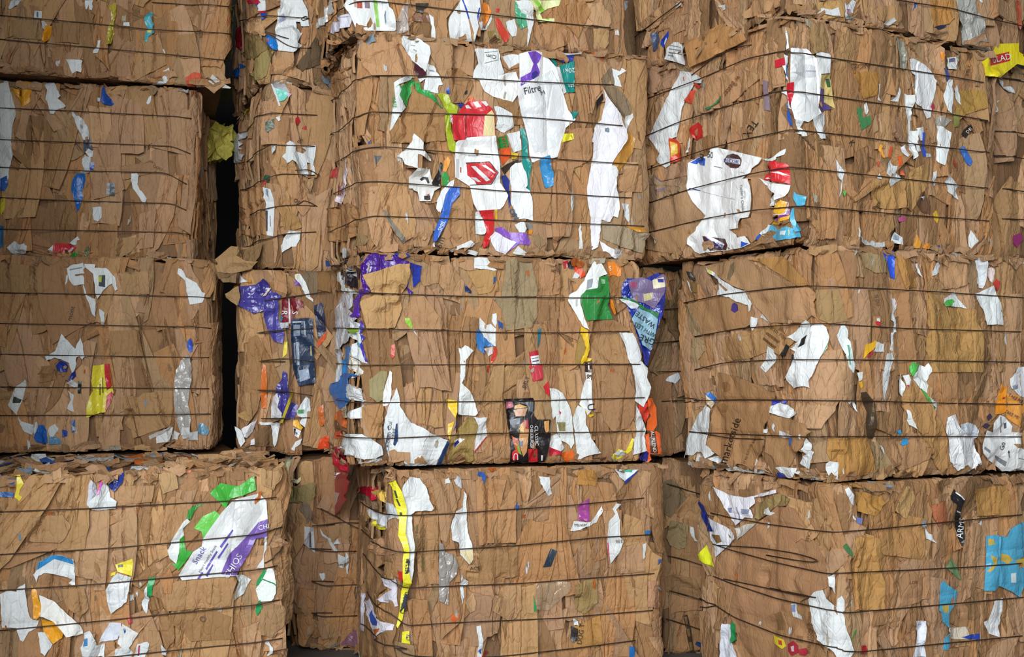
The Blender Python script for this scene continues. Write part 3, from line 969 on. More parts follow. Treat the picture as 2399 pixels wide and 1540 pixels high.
TRACED = r"""
@A1 L1
ff c b8926a 1840,720 2000,640 2060,740 1930,838 1835,770
c a9835c 1600,310 1760,300 1790,520 1640,525 1580,450
c b08a62 1270,380 1420,300 1490,480 1500,580 1200,740 1190,700
c 9c7a54 465,200 720,200 715,390 500,380
c a88660 100,180 360,180 380,360 120,340
p w 95,0 190,0 160,40 85,75 70,65
l w 310,95 378,100 375,165 305,158;5c6470 330,105 345,105 345,155 330,152
p w 370,190 400,185 430,230 405,290 385,255
k f0a020 415,228 462,235 465,290 440,345 400,378 378,365 390,300
p w 765,0 835,0 830,90 805,85 800,40 785,85 768,80
f b8a838 945,0 965,0 960,40 990,50 1045,20 1050,130 1025,200 1030,300 1000,390 960,400 960,330 975,230 1010,190 1000,100
k 4fb0c0 1330,110 1375,100 1380,140 1360,160 1385,220 1375,250 1390,290 1340,330 1325,380 1305,375 1310,310 1330,250 1310,215 1300,160;d0c060 1325,270 1375,262 1365,295 1325,290
l w 1115,200 1165,200 1170,235 1112,230
p w 885,365 905,360 895,430 880,475 840,475 835,460 870,430
p W 595,533 738,540 730,655 690,640 655,665 640,640
p w 1365,695 1450,655 1528,605 1535,700 1500,750 1450,785 1370,770 1375,740;88c0c0 1455,665 1520,625 1510,655 1460,690
p d05a40 1670,700 1750,650 1810,660 1830,720 1760,790 1715,830 1690,790
p w 1765,775 1830,760 1840,800 1780,815
k 3a4a90 1760,730 1815,740 1830,780 1790,770
p w 1465,450 1480,445 1495,490 1480,480
@A1 L2
p dfe3e0 0,705 65,710 110,870 150,1030 110,1150 100,1280 120,1400 80,1540 75,1620 30,1680 0,1690
k e8a020 115,800 190,795 215,710 250,730 310,770 280,830 265,870 280,910 210,965 170,900;6a4a18 168,805 195,812 192,868 168,858
p w 385,745 490,745 545,860 520,890 590,950 580,965 510,990 480,1030 450,1025 430,930 410,890 425,810
k 1d4a9c 920,790 945,780 950,830 1005,900 1030,935 1010,950 930,935 905,910
p v 870,880 905,885 900,915 875,910
p w 640,995 655,1000 680,1040 710,1045 750,1080 800,1170 805,1260 770,1290 735,1240 710,1180 675,1100 650,1040;a8acb0 720,1120 745,1130 740,1160 722,1150
k 55606c 745,1260 820,1255 835,1345 800,1345 760,1380 750,1320
p w 770,1370 800,1340 838,1365 835,1410 805,1425
p w 735,1430 770,1400 820,1430 810,1500 850,1535 760,1535 740,1470;1d4a9c 820,1450 850,1480 850,1540 810,1540 805,1500
p w 1340,870 1365,860 1360,930 1340,945 1320,930
@A2 L2
p w 735,0 800,0 805,60 810,90 770,98 720,90 725,70 780,75
k 1d4a9c 810,0 850,0 850,50 820,70 805,40
k 1a62b0 690,100 765,105 768,160 740,270 750,310 720,400 695,450 670,350 640,240 650,160
p w 1185,100 1230,95 1245,120 1240,200 1260,250 1290,280 1320,330 1310,385 1290,370 1240,290 1195,230 1180,160
k 4a525a 965,185 1040,190 1030,305 955,290
p w 840,410 900,400 915,410 915,500 885,540 845,515 835,470
p w 125,710 170,740 215,735 240,760 225,855 165,868 105,830 60,770
k c8343c 430,790 500,730 620,735 690,770 600,865 480,850 450,800;w 430,790 480,745 470,820 445,815;w 550,860 650,765 665,775 585,865
p w 620,730 700,670 720,700 690,710 685,750 650,745
f 3e8a3a 650,820 700,805 695,850 640,890 610,880
f 3a7a50 760,800 800,770 800,830 775,890 755,850
c b08c62 1030,680 1280,680 1180,810 1050,890 985,880 1000,790
k d8cc3a 0,330 50,300 40,420 10,480 0,450
k 2a5aa8 0,150 60,120 70,200 40,260 0,250
k 2a6a9c 0,570 30,580 25,760 0,780
p w 1505,860 1540,870 1585,920 1580,950 1545,930
@A2 L3
c b08d64 1110,990 1340,985 1345,1190 1110,1200
c a5815a 0,900 380,950 390,1180 0,1180
p w 605,960 640,930 745,910 765,950 750,970 760,1005 670,1010 675,1030 750,1020 760,1100 690,1110 665,1115 620,1060;8a9096 625,965 740,945 742,955 627,978
p W 760,920 855,920 855,955 955,955 1040,1040 1060,1150 1040,1160 1010,1100 940,1150 880,1235 860,1180 840,1010 770,950;4a5058 890,1025 950,1020 950,1130 890,1120;b8c050 885,1030 920,1030 915,1085 890,1080
p w 750,1100 790,1210 860,1235 860,1400 830,1370 800,1270 755,1180
p w 895,1320 940,1360 940,1470 910,1465
p W 1610,955 1640,960 1680,1040 1770,1090 1820,1170 1850,1180 1830,1270 1710,1285 1690,1200 1670,1070 1600,1010
" mont 640,1365 44 75 3a2c20
@A3 L3
c b08a60 1110,640 1250,655 1290,620 1555,600 1560,800 1530,920 1200,1030 1180,950 1120,900
c a8835a 990,60 1250,50 1290,290 1200,310 1100,290 980,280
c 9c7850 370,380 510,360 510,500 350,530
p w 555,88 610,150 680,220 710,150 725,125 750,200 765,290 740,320 720,290 690,300 690,360 680,400 650,450 620,350 575,325 490,305 420,330 410,290 500,240 520,190
b 2a3f9a 505,370 550,325 600,345 620,380 600,430 540,430 510,400
k 22388c 620,480 650,440 680,420 685,470 640,510 610,500
p w 600,530 650,500 700,540 700,590 650,560
k 222222 705,510 735,515 730,625 700,625
p d8d8d8 610,600 665,640 655,700 665,790 640,790 600,760 640,680
k e8dc3e 838,375 940,362 985,355 995,420 1015,560 1025,620 1000,700 950,795 900,800 780,845 780,760 810,650 840,600 825,520;c8303c 940,362 985,355 995,420 1012,560 965,600 945,480;c8303c 965,640 1010,605 1028,640 955,790 950,760;7a7430 895,540 910,540 910,640 895,640;7a7430 920,480 930,480 935,620 922,620
k 3f62c8 1720,120 1740,180 1735,250 1710,255 1685,210 1690,150
f b4b0aa 1640,320 1700,270 1720,340 1730,460 1710,600 1700,720 1720,850 1710,1000 1640,1000 1600,900 1580,780 1565,660 1570,520 1590,410
p W 1610,470 1640,455 1635,475 1610,490
p dcdcda 1410,1010 1530,925 1560,930 1530,1060 1410,1080
p d0d0ce 1570,960 1620,985 1600,1040 1550,1040
p d4d4d2 1640,930 1710,930 1720,1020 1650,1040 1630,1000
p c4c8c8 1710,975 1785,965 1785,1045 1700,1045
p bcb8b0 1340,1010 1500,940 1540,920 1480,980 1350,1040
b 7aa8c0 1790,890 1850,900 1890,960 1870,1000 1820,1000 1780,960
k 2060b8 350,910 390,910 420,960 430,1070 390,1080 320,1060 305,1020
p w 310,890 335,880 340,930 310,1000 300,950
p d8e0dc 440,930 490,900 530,940 490,1000 460,1030 430,970
b 6898c0 440,1010 540,1030 550,1080 440,1085
k 2a3f9a 560,950 610,960 605,1010 560,1020
k 2f5ca0 645,870 675,860 680,970 645,975
p w 160,830 190,880 300,905 305,980 285,1000 220,970 180,900
p dfe2dd 225,500 240,530 215,640 160,790 150,820 100,770 75,730 100,640 150,560;3a4038 120,650 195,680 180,712 112,712
@A3 L4
k f0c030 105,1310 195,1320 190,1355 175,1360 150,1365 105,1350
k ecd83a 150,1365 180,1360 215,1440 180,1490 170,1540 200,1560 175,1600 130,1560 150,1470
c b8926c 0,1370 45,1380 20,1470 0,1480
k 3a6ab0 0,1515 120,1515 120,1560 0,1560
c ba976c 1440,1310 1570,1275 1610,1480 1470,1535 1430,1400
c b08b60 1110,1380 1190,1330 1340,1270 1330,1300 1210,1420 1190,1460
c b58f66 1290,1300 1400,1300 1430,1330 1410,1450 1290,1430
c b08a64 1080,1460 1390,1455 1370,1600 1060,1640
p c8c8d4 820,1400 860,1440 880,1520 850,1640 780,1640 800,1450
p w 940,1410 980,1470 1000,1560 1050,1600 1040,1660 900,1680 820,1670 780,1620 850,1560 920,1450
b 2a3a86 975,1310 1080,1295 1120,1340 1110,1420 1060,1480 1020,1510 980,1460 1000,1400 960,1380
k d860c0 905,1310 945,1300 960,1360 955,1400 920,1440 890,1530 870,1540 890,1470 900,1420
p d8d8dc 1690,1210 1760,1240 1750,1270 1690,1290 1680,1250
k 2aa0b8 1770,1215 1890,1210 1895,1320 1850,1315 1810,1290 1790,1260
p e09070 1650,1300 1690,1285 1730,1320 1720,1340 1660,1340
@A4 L4
c b28a62 1370,380 1550,90 1740,160 1680,300 1540,500 1500,540 1400,520
c b28c64 270,280 560,260 640,350 600,450 540,510 230,500
c ac865e 560,930 760,920 800,1100 720,1190 600,1090 570,1000
c a07a52 1520,1150 1950,1130 2080,1180 2060,1300 2100,1380 1720,1400 1640,1300 1540,1250
c b08b66 1340,1300 1430,1310 1470,1440 1440,1510 1340,1480
c b38b62 1500,900 1600,860 2120,795 2140,860 2090,970 2080,1080 1510,1130 1490,1000
c b8855a 1440,840 1530,740 1565,830 1540,970 1480,960
k 46b03e 1890,60 1990,-30 2090,-10 2150,0 2290,-95 2310,30 2200,80 2080,110 2030,200 1980,140 1940,110
k W 1510,580 1540,530 1540,500 1650,320 1690,290 1715,320 1650,380 1660,440 1620,500 1615,600 1590,700 1530,650
k 3aa63a 1620,480 1660,440 1660,500 1680,580 1740,590 1610,760 1545,690 1590,700 1615,620
k 6ac850 1750,380 1830,270 1940,220 1985,260 1830,470 1820,410
k 2f8a34 1680,290 1700,210 1760,170 1850,155 1780,190 1745,240 1720,300
k W 1610,800 1740,590 1820,540 1830,470 2000,230 2100,120 2336,60 2401,130 2411,290 2404,455 2306,470 2246,600 2156,745 2130,800 1640,845;d4d6d6 2080,250 2200,130 2330,110 2360,250 2230,420 2130,360;7c5fb0 1990,790 2060,620 2156,520 2250,420 2330,320 2411,290 2404,455 2306,470 2246,600 2156,745 2130,800;6a58b0 1850,740 1950,580 1965,590 1865,755;6a58b0 1960,640 2050,510 2062,520 1975,655;6a58b0 1980,540 2095,385 2105,400 1995,560;6a58b0 1775,830 1820,770 1835,780 1795,840;6a58b0 1850,800 1915,700 1925,712 1870,815
" Snack 1795,620 52 58 6a5ab0
" Heart_Healthy_Snack 1870,650 24 58 5a5870
" CHIOS 2100,715 58 57 f4f4f4
" CHI 2375,365 42 12 f4f4f4
p W 300,795 330,760 345,690 440,630 490,618 560,625 655,660 670,700 678,900 650,890 620,870 650,840 610,820 480,790 400,780 345,810 330,870;3a8cc8 345,690 440,630 490,618 560,625 655,660 665,705 490,655 350,745 320,755
k f0e048 1040,710 1195,655 1200,690 1190,810 1090,780 1060,770;4a4420 1060,712 1110,705 1112,730 1065,735
k f0e048 1000,790 1045,770 1040,800 1000,815
f e4e8ea 1005,830 1060,780 1180,820 1160,940 1140,1040 1000,1150 965,1040 955,940 980,880
k 20a058 1345,825 1400,820 1395,870 1375,900 1370,990 1340,1000 1320,920
p w 1300,930 1325,900 1330,990 1350,1020 1320,1150 1290,1110 1280,1050 1305,1010
p w 2120,790 2200,800 2265,845 2200,970 2110,1030 2130,940 2150,860
p W 0,975 70,940 150,945 160,910 225,880 230,950 260,1160 290,1200 350,1210 330,1280 260,1310 210,1400 180,1390 150,1280 20,1275
p f4f4ee 350,975 430,1010 500,1050 740,1270 750,1330 600,1360 530,1280 480,1220 390,1180 360,1170 370,1070
k f0a82a 285,895 330,940 345,1010 370,1070 365,1160 330,1200 300,1190 300,1080 285,980
k f0a82a 370,1190 430,1215 480,1220 570,1320 560,1370 480,1425 395,1330 385,1260
p W 340,1320 400,1320 475,1430 400,1535 370,1500
p w 760,1320 810,1310 860,1390 870,1440 850,1540 745,1540 725,1460 760,1390;4a88c0 760,1380 790,1370 790,1440 750,1450
p d4d8e4 990,1230 1090,1235 1095,1300 1060,1380 890,1410 940,1310
p dcdedc 1100,1240 1250,1330 1200,1400 1140,1500 1060,1420 1080,1310
p c03050 1140,1180 1180,1160 1190,1230 1160,1250
p W 860,1440 950,1420 940,1540 850,1540
p w 1040,1470 1150,1450 1200,1500 1190,1540 1030,1540
p w 1240,1430 1330,1400 1350,1420 1310,1540 1210,1540;b03060 1250,1440 1265,1435 1255,1530 1240,1530
p W 1450,1430 1510,1490 1500,1530 1460,1520
@C1 L4
c b28c64 255,130 380,120 395,300 405,360 300,390 262,425 262,300
c a98560 330,750 400,800 425,910 390,1010 370,1030 345,960
c a5835e 200,1090 300,1060 400,1080 430,1140 410,1250 300,1370 200,1340 190,1240
k eef6f2 150,930 210,830 255,740 300,740 345,850 345,960 290,1030 180,1040;2a8a58 205,828 345,882 345,895 200,838
k 2a9a58 225,750 245,760 200,850 150,900 160,860
k 2a9a58 155,1080 185,1020 210,1090 165,1170 150,1140
p w 235,455 255,450 250,560 225,620 222,740 160,740 215,650 225,560
p W 230,1405 270,1410 310,1460 310,1510 270,1535 250,1530 280,1500 275,1450 235,1425
@B4 L4
c b08c64 550,900 620,860 700,870 820,900 760,1080 680,1200 550,1130 540,1000
@C1 M4b
c 9a8a5c 440,90 560,0 690,-40 690,80 640,170 560,150
c 8a7a68 535,200 590,130 640,170 670,280 610,340 600,290
c b08a62 800,350 910,340 900,450 840,500 790,430
c ab8660 910,350 1010,340 1020,520 930,510
c a9835e 650,1190 720,1220 740,1350 690,1380 660,1360
c b48d66 760,1200 820,1240 900,1360 840,1460 800,1330
l dce0e4 588,362 673,375 685,600 580,520;50586a 640,420 650,420 655,555 640,555;50586a 630,420 635,420 640,555 635,555
p w 730,380 760,430 820,470 850,520 890,580 860,590 830,540 800,480 750,450
p w 885,470 915,520 850,525
p w 890,610 960,640 950,740 930,745 900,730
p W 720,790 770,780 778,830 755,855 735,830
p w 965,600 990,640 985,800 975,790 960,690
p w 1085,900 1120,865 1130,880 1110,960 1085,945
k 8a6070 920,1420 1000,1330 1090,1280 1085,1420 1050,1455 930,1440
" UP 1010,1368 24 35 e0d0d4
@B4 M4b
p f0ecc0 785,1010 850,1070 920,1090 980,1050 980,1090 930,1130 850,1110 790,1060
@C1 M4
d 96724e 1110,260 1180,420 1300,700 1320,830 1310,1060 1340,1250 1420,1540 1105,1540 1112,700
c 8a7056 1040,30 1090,40 1230,130 1270,190 1260,220 1040,110
k c02038 1085,0 1240,0 1235,120 1215,130 1150,80 1085,40
k f0c860 1240,30 1310,50 1315,100 1280,150 1245,100
p w 1310,130 1390,160 1450,260 1440,300 1380,270 1330,320 1330,230
k d8dade 1140,190 1325,260 1320,380 1290,400 1250,390 1200,320 1160,250;e8dc30 1160,250 1210,310 1290,370 1318,360 1315,390 1250,400 1195,330
c b48a66 1200,480 1300,460 1330,400 1400,350 1460,440 1490,600 1480,640 1400,610 1300,640 1220,600
c a8805a 1290,640 1380,620 1480,620 1480,790 1440,760 1370,680 1300,670
p d8d4e0 1305,800 1370,830 1380,950 1340,1060 1310,1050 1330,930
p e0dce4 1390,820 1420,930 1425,1080 1400,1090 1380,1000
p dad6e4 1100,1080 1130,960 1150,970 1140,1100 1130,1310 1110,1300
p e4e0ea 1150,1040 1190,1010 1220,1080 1260,1190 1300,1270 1325,1190 1330,1220 1310,1300 1240,1380 1210,1290 1170,1150;3a5ab0 1220,1110 1255,1190 1270,1260 1220,1250 1195,1160;c86a30 1215,1290 1300,1280 1240,1370
k c03028 1430,770 1480,770 1480,860 1440,850
@B1 M1b
c c49a70 330,250 500,225 560,290 600,380 580,400 370,370
c 8a744a 400,390 500,390 630,545 460,660 350,700 330,600
c 9c8a58 460,680 640,550 690,570 620,750 600,850 450,950 420,880
c c0946a 640,740 720,650 800,635 880,660 940,780 940,860 860,860 740,830 620,840
c b0805a 985,360 1020,300 1105,310 1080,420 1030,510 985,480
p w 460,0 590,0 590,120 500,120 490,60 530,20
k c02040 420,0 510,0 530,30 470,50 430,40
k 3060b8 440,60 490,40 500,110 460,100
k c82838 500,120 600,125 600,145 520,140
k 2a4ea0 530,150 605,145 600,180 545,225 530,200
p W 755,0 1000,0 1060,120 1075,300 985,300 975,250 930,245 940,320 975,375 1000,370 950,480 1000,520 940,560 900,590 730,570 700,450 695,330 720,240 725,110 750,90;a8b0c8 735,185 790,150 820,225 745,260
k 2a80d0 600,390 640,400 700,450 725,520 715,570 640,530 600,480 590,430;d06a3a 595,430 625,430 620,465 600,470
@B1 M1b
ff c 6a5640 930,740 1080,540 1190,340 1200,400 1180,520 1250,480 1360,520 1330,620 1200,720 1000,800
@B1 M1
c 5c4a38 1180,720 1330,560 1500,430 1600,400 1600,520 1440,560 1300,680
f d8dcd8 1100,430 1180,280 1250,150 1260,0 1370,0 1350,130 1260,260 1210,310 1130,400
p dcdae6 1290,410 1340,250 1475,110 1490,240 1440,320 1360,400;8a8a92 1340,250 1450,170 1455,180 1345,265
@B1 M2b
k b8bcc0 625,870 720,850 800,920 860,1040 830,1040 700,990 660,940
k 7ad8c8 700,990 830,1035 860,1060 800,1130 740,1140 710,1060
p w 615,880 640,890 700,1010 760,1190 740,1195 690,1050
p f0c8e0 835,1045 880,1060 840,1110
k 4a5840 580,1375 685,1335 685,1440 600,1490 580,1460
p w 700,1320 745,1305 755,1350 735,1365
k b83030 930,1330 960,1310 985,1370 950,1410 925,1380
k b83030 1000,1440 1045,1415 1050,1460 1010,1455
f ece070 160,900 250,760 240,860 270,1020 160,1200 115,1200 140,1040
f d8d040 250,1080 330,1040 420,1080 440,1290 350,1180
k 3a50a0 360,1010 410,1000 420,1100 370,1080
p e0e4e8 10,1250 150,1245 190,1290 215,1360 320,1490 330,1620 325,1660 300,1680 320,1780 310,1830 260,1810 235,1690 200,1560 120,1340 60,1340
@B1 M1b
f e8e07a 205,170 245,170 240,280 230,330 245,470 210,430 195,370 220,300
k b02838 250,260 290,300 320,490 300,560 250,510 240,400
f e8e07a 200,560 225,600 200,680 175,670
k 2a6ac0 260,700 310,710 320,850 260,880 250,780
@B1 M2
c b0835a 1130,790 1290,720 1480,660 1480,910 1300,850
c a67c54 1110,800 1460,910 1500,1000 1280,1170 1130,1090 1100,960
k b0443a 1130,1085 1280,1180 1240,1240 1190,1215 1140,1150
k b8423a 1170,1320 1210,1330 1260,1500 1240,1540 1200,1450
@B1 M1b
fl f e8e07a 205,60 275,60 260,280 250,470 215,430 195,370 205,300
fl f e8e07a 190,540 260,560 250,690 175,680
@B1 M2b
fl f ece070 150,900 260,860 270,1020 170,1200 115,1200
@B2 M2b
c b0845a 350,700 560,600 580,900 590,1200 400,1240 340,1000
c bc9068 800,560 1000,560 1050,760 1090,900 1010,1000 950,930 820,680
c c09a70 1000,600 1140,560 1100,720
c b08858 700,880 800,890 950,1000 1000,1120 900,1150 800,1140 770,1000
ff c a5835a 20,1480 200,1330 400,1350 330,1540 60,1540
ff c 8a6c4a 300,1380 560,1290 520,1450 450,1540 350,1540
p w 775,320 815,280 820,170 860,150 930,185 920,250 960,280 1010,290 1045,260 1000,220 1150,190 1155,250 1130,380 1150,520 1095,530 1090,400 1050,390 1060,470 1070,520 1050,555 985,530 960,440 930,380 890,360 830,400 820,370
p W 640,195 700,190 700,250 655,290
l w 575,670 640,690 680,800 690,900 675,1220 600,1210 585,900;3c4046 585,930 610,930 610,1165 595,1165;8a94a8 585,690 615,690 620,790 590,750;70767c 630,990 640,990 645,1110 635,1110
p W 860,1155 985,1165 975,1250 940,1330 880,1340 780,1400 765,1330 800,1240
k 2f5a44 580,520 620,530 610,610 580,600
k b85048 540,590 565,580 575,660 550,670
@B2 M2
c a57b52 1180,920 1540,840 1600,990 1590,1120 1500,1270 1270,1320 1220,1080
c 8f744f 1590,1130 1700,1180 1750,1260 1680,1350 1550,1330
p w 1170,800 1220,800 1240,860 1340,720 1320,800 1270,880 1180,915
l f0e0e4 1490,340 1515,340 1510,480 1470,700 1450,855 1390,860 1400,770 1440,700 1460,560
" BASCO 1455,690 34 82 b03050
p W 1385,100 1450,0 1460,10 1410,130
k c83a3a 1340,500 1385,440 1380,560 1350,580
@B3 M3b
ff c 8a7050 30,190 260,200 250,300 110,300
ff c 7d6244 10,150 190,130 330,160 160,240 60,260
ff c a08258 130,430 280,330 300,470 270,560 140,470
ff c a5835c 20,110 130,20 260,0 380,60 500,60 420,150 200,200 40,180
c b58a62 690,130 760,120 820,180 830,430 690,390 680,260
c a98258 830,200 960,300 1000,450 850,460
c a07850 390,930 490,890 640,1150 740,1370 780,1500 600,1540 400,1500 400,1200
d 8a6640 1120,80 1280,45 1320,200 1320,410 1170,380 1170,220
b 4a4496 280,330 320,340 370,450 460,420 550,290 620,330 660,400 700,410 770,450 690,560 560,620 450,650 320,560 270,440
b 352f80 480,330 560,250 620,310 640,370 540,450 470,390
k 4a4496 560,620 720,500 740,560 730,700 800,870 780,990 680,960 610,830 570,700
p W 270,240 370,205 420,260 330,340 280,300
k d8982e 320,340 420,265 440,340 360,430
p f0d8d0 550,460 620,370 650,360 590,450
k 6a2a8a 905,270 960,290 980,340 910,330
k 6a2a8a 900,150 1010,130 980,160 920,170
c 7f6c54 1000,130 1110,100 1180,210 1170,420 1140,500 1060,430 1010,260
p W 915,205 980,195 1040,300 1090,430 1130,490 1130,520 1050,470 990,340 920,250;d05030 1085,430 1130,480 1135,500 1090,460;e0dcb0 920,210 960,215 965,260 930,250
k 7a1f28 770,480 920,475 1010,510 1020,570 930,640 870,770 770,750;d8d8d8 845,478 860,478 870,760 850,760
" R 798,640 62 -95 f0f0f0
" S 915,640 62 -95 f0f0f0
k 3c6a88 755,650 785,690 770,740 755,740
p c8ccd0 750,755 845,750 850,810 760,820
c b48a68 930,620 1000,590 1090,600 1080,690 930,705
k 2a2f4a 1130,560 1230,520 1260,700 1270,850 1180,940 1150,740
k ecd840 800,970 835,965 830,1100 780,1150
k 2b3a54 880,715 1120,700 1140,1300 1150,1430 960,1470 900,1280 870,900;c8d0dc 890,740 990,735 990,750 892,755;8a98ae 900,780 980,775 975,900 905,905;a8b4c4 1015,735 1030,735 1040,890 1025,890;a8b4c4 905,980 920,980 930,1200 915,1200;a0acbc 930,970 965,970 970,1230 940,1230;9aa8bc 960,1290 1070,1270 1090,1380 975,1420;c8b080 1090,1015 1105,1015 1110,1125 1095,1125
k d8582e 1170,970 1280,850 1270,920 1180,1030
k d8702a 560,1215 590,1240 605,1400 600,1720 545,1720 530,1540 540,1350
b 4a4496 790,1290 830,1330 840,1450 860,1620 800,1850 770,1880 720,1800 740,1720 700,1640 700,1470 760,1410
@B3 M3
d 8a6640 1290,60 1370,180 1480,380 1480,400 1290,410
p dfe4e2 1390,190 1440,165 1500,330 1560,420 1470,420 1430,300
f d8dade 1400,600 1480,420 1560,420 1570,640 1600,740 1680,830 1560,830 1540,960 1480,1000 1350,1180 1290,1330 1250,1500 1260,1220 1330,1020 1420,820 1410,700
p w 1560,830 1690,830 1640,900 1640,990 1720,1160 1740,1215 1680,1200 1600,1100 1560,960;40b0c8 1570,930 1640,1020 1690,1100 1640,1080 1590,1010
k 90c040 1550,810 1610,815 1590,880 1555,850
p e8ecf0 1350,1210 1460,1030 1420,1540 1330,1540
k 3a8ad0 1480,1020 1540,1010 1520,1300 1500,1400 1480,1540 1410,1540 1450,1300
p e8e4d8 1560,1100 1640,1150 1660,1230 1600,1400 1540,1380 1550,1250
k 5a2a44 1365,0 1450,0 1450,110 1400,190 1370,130
k 241c26 1450,20 1560,10 1650,150 1640,280 1580,380 1510,330 1450,170;e8e8e8 1505,135 1525,125 1620,210 1610,235 1510,160
@B4 M3
k 6a4426 1250,200 1380,180 1400,330 1480,570 1300,550 1270,420
k c8642c 1370,340 1420,300 1530,580 1500,590 1420,440
k d84a28 1200,-90 1360,-60 1385,0 1400,130 1390,180 1270,150 1270,60
k 1f7ad0 1400,90 1400,0 1480,-120 1550,-120 1590,-60 1580,100 1540,220 1440,285 1410,230
p w 1525,60 1600,0 1640,80 1680,190 1660,200 1600,150 1560,110
p e8ecec 1560,220 1640,180 1630,420 1600,350 1530,340
b f4f0d8 1450,290 1560,200 1600,240 1530,300 1525,370 1500,350 1480,390 1470,330
k e05028 1200,620 1330,560 1440,530 1430,620 1370,700 1170,745 1220,700
k e05a30 1310,780 1370,700 1350,800 1370,870 1340,920
p e4dcdc 1350,860 1400,740 1500,620 1540,600 1440,780 1370,890
p W 1520,780 1540,580 1640,550 1750,600 1900,700 1910,800 1830,840 1700,850 1620,810
p W 1600,900 1700,880 1880,830 1890,860 1700,890 1620,910
p d8dcdc 1810,870 1890,830 1920,900 1880,1020 1820,1030
fl k c02a3c 1400,800 1500,700 1530,780 1520,870 1560,920 1600,880 1590,980 1560,1060 1580,1100 1560,1220 1530,1260 1560,1300 1420,1490 1395,1460 1410,1330 1370,1200 1380,1080 1430,980;e8d8da 1420,1220 1470,1230 1450,1330 1400,1400 1410,1290
"l RE 1475,1030 50 75 f0e8e8
@B4 M3b
k c8682a 1180,270 1240,230 1250,400 1270,410 1230,480 1200,470
k e05028 1200,620 1300,575 1310,725 1170,745
ff c b8925e 270,340 360,300 410,360 380,425 280,370
ff c b08c60 360,100 410,100 440,380 400,430 360,260
ff p W 240,480 310,520 360,650 310,705 260,590
ff p e8e8ea 310,510 490,400 440,550 380,610 350,600
p d4d4d8 650,280 670,150 720,100 740,190 720,260 770,330 770,380 650,380
k c8b83a 880,80 910,100 780,440 750,440
k 4a4496 800,380 880,200 960,240 910,400 830,400
p W 940,300 1050,140 1090,170 1090,310 1060,310 1050,420 1030,490 970,440 1000,380 945,360;5a9a68 950,290 1025,290 1020,335 945,335
k f0b830 900,410 950,405 970,450 1010,490 990,520 900,470
k e8e8e8 900,490 990,530 960,610 910,580;1a1a1a 905,500 930,505 920,590 912,570
" R 940,560 34 20 181818
p dcdfe0 400,630 515,590 450,680 400,690
c 7a5e40 440,560 600,470 650,480 680,710 460,700
p W 520,430 750,440 740,520 710,690 680,710 665,560 650,470 530,465
p e0e4e6 930,650 1000,620 980,680 920,720 910,760 870,740
p w 970,820 1060,840 1170,830 1150,940 1070,900 1000,900
k d0283c 950,830 1000,850 1010,900 970,890
@A2 L2
" OOO 1420,50 26 -20 5a4630
@B2 M2b
" OP 940,830 44 -35 4a3826
" BE 980,140 44 60 5a4630
@A4 L4
" O 1830,1200 54 0 5a4630
@D1 M1
c b28860 760,0 1280,0 1150,200 1160,420 1040,440 1000,200 940,140 800,120
ff k W 20,60 60,0 500,0 520,80 560,110 585,180 598,320 580,340 260,335 230,300 150,300 90,150;86c050 345,0 390,10 420,298 385,298;c0a090 130,2 160,2 165,85 140,80;b05040 165,20 225,20 228,95 170,92;8a7a80 250,20 305,20 312,95 255,92;c8ccd8 440,20 450,20 455,110 445,110
t d8d8d8 600,250 650,120 680,40 740,20 730,140 740,380 620,370
k 3a3228 810,35 950,38 945,75 900,100 890,145 815,130
k 7a5238 775,165 960,170 965,250 780,220
p W 955,160 1000,195 1030,400 1025,410 985,400 985,290
k W 1165,260 1180,190 1270,60 1300,0 1510,0 1520,120 1490,250 1500,290 1450,450 1190,460 1170,330;2f4ab0 1310,2 1330,2 1370,100 1400,210 1385,215 1340,70;2f4ab0 1500,90 1515,85 1500,190 1490,240 1480,180;b08860 1385,215 1400,215 1445,360 1440,440 1420,440 1400,300
p w 1500,250 1550,230 1565,310 1600,250 1645,150 1650,200 1590,320 1520,330
k f09038 1535,50 1570,20 1610,50 1640,130 1600,230 1565,310 1545,260 1550,170 1535,100
k c83a30 1690,90 1735,90 1720,130 1690,130
k 8a7038 1600,340 1680,330 1760,400 1750,470 1680,460 1610,400
k c8402e 1680,200 1720,195 1760,260 1800,330 1840,360 1830,430 1790,480 1730,380 1700,300
p w 1800,240 1890,205 1920,310 1910,390 1870,400 1810,310
p W 1900,0 2060,0 2100,60 2110,230 2060,400 2030,520 2040,330 2010,160 1950,100
f 58b088 1895,0 1920,50 1960,130 2010,160 2035,290 1960,320 1920,260 1895,130
k e8f0b0 2060,0 2400,0 2380,60 2260,90 2180,140 2200,200 2330,200 2330,240 2150,230 2130,120;8ad048 2100,2 2150,2 2230,110 2290,160 2270,220 2210,190 2180,110
c b58a62 2130,290 2200,255 2310,290 2290,400 2220,540 2100,540
@D2 M1
c b88c64 320,540 540,290 605,330 605,490 430,550
c c09a72 830,170 910,0 1000,60 1070,150 1085,250 1050,300 900,270
c b89468 890,310 1060,330 1050,480 990,580 890,540
c b08458 550,60 800,0 850,130 720,420 600,280
@D1 M2
c bd926a 140,420 180,340 260,350 400,400 640,390 700,540 770,660 800,850 330,820 240,720 160,560
c b08a66 960,470 1230,470 1440,500 1450,560 1440,840 1320,800 1260,740 1160,760 1110,880 1040,730 970,600
c a27c56 1160,780 1270,745 1420,870 1430,930 1390,1050 1340,1120 1200,1130 1190,960;3a3636 1345,1010 1380,980 1375,1030 1345,1040
p W 650,440 700,390 780,390 960,510 965,600 940,700 920,790 760,660 700,560 655,490;5a2a3a 770,670 800,690 915,790 900,800 850,740;8a8a90 755,490 800,500 805,512 757,500;8a8a90 780,540 820,560 822,572 780,550
k 4a2434 790,690 920,795 920,850 850,860 800,760
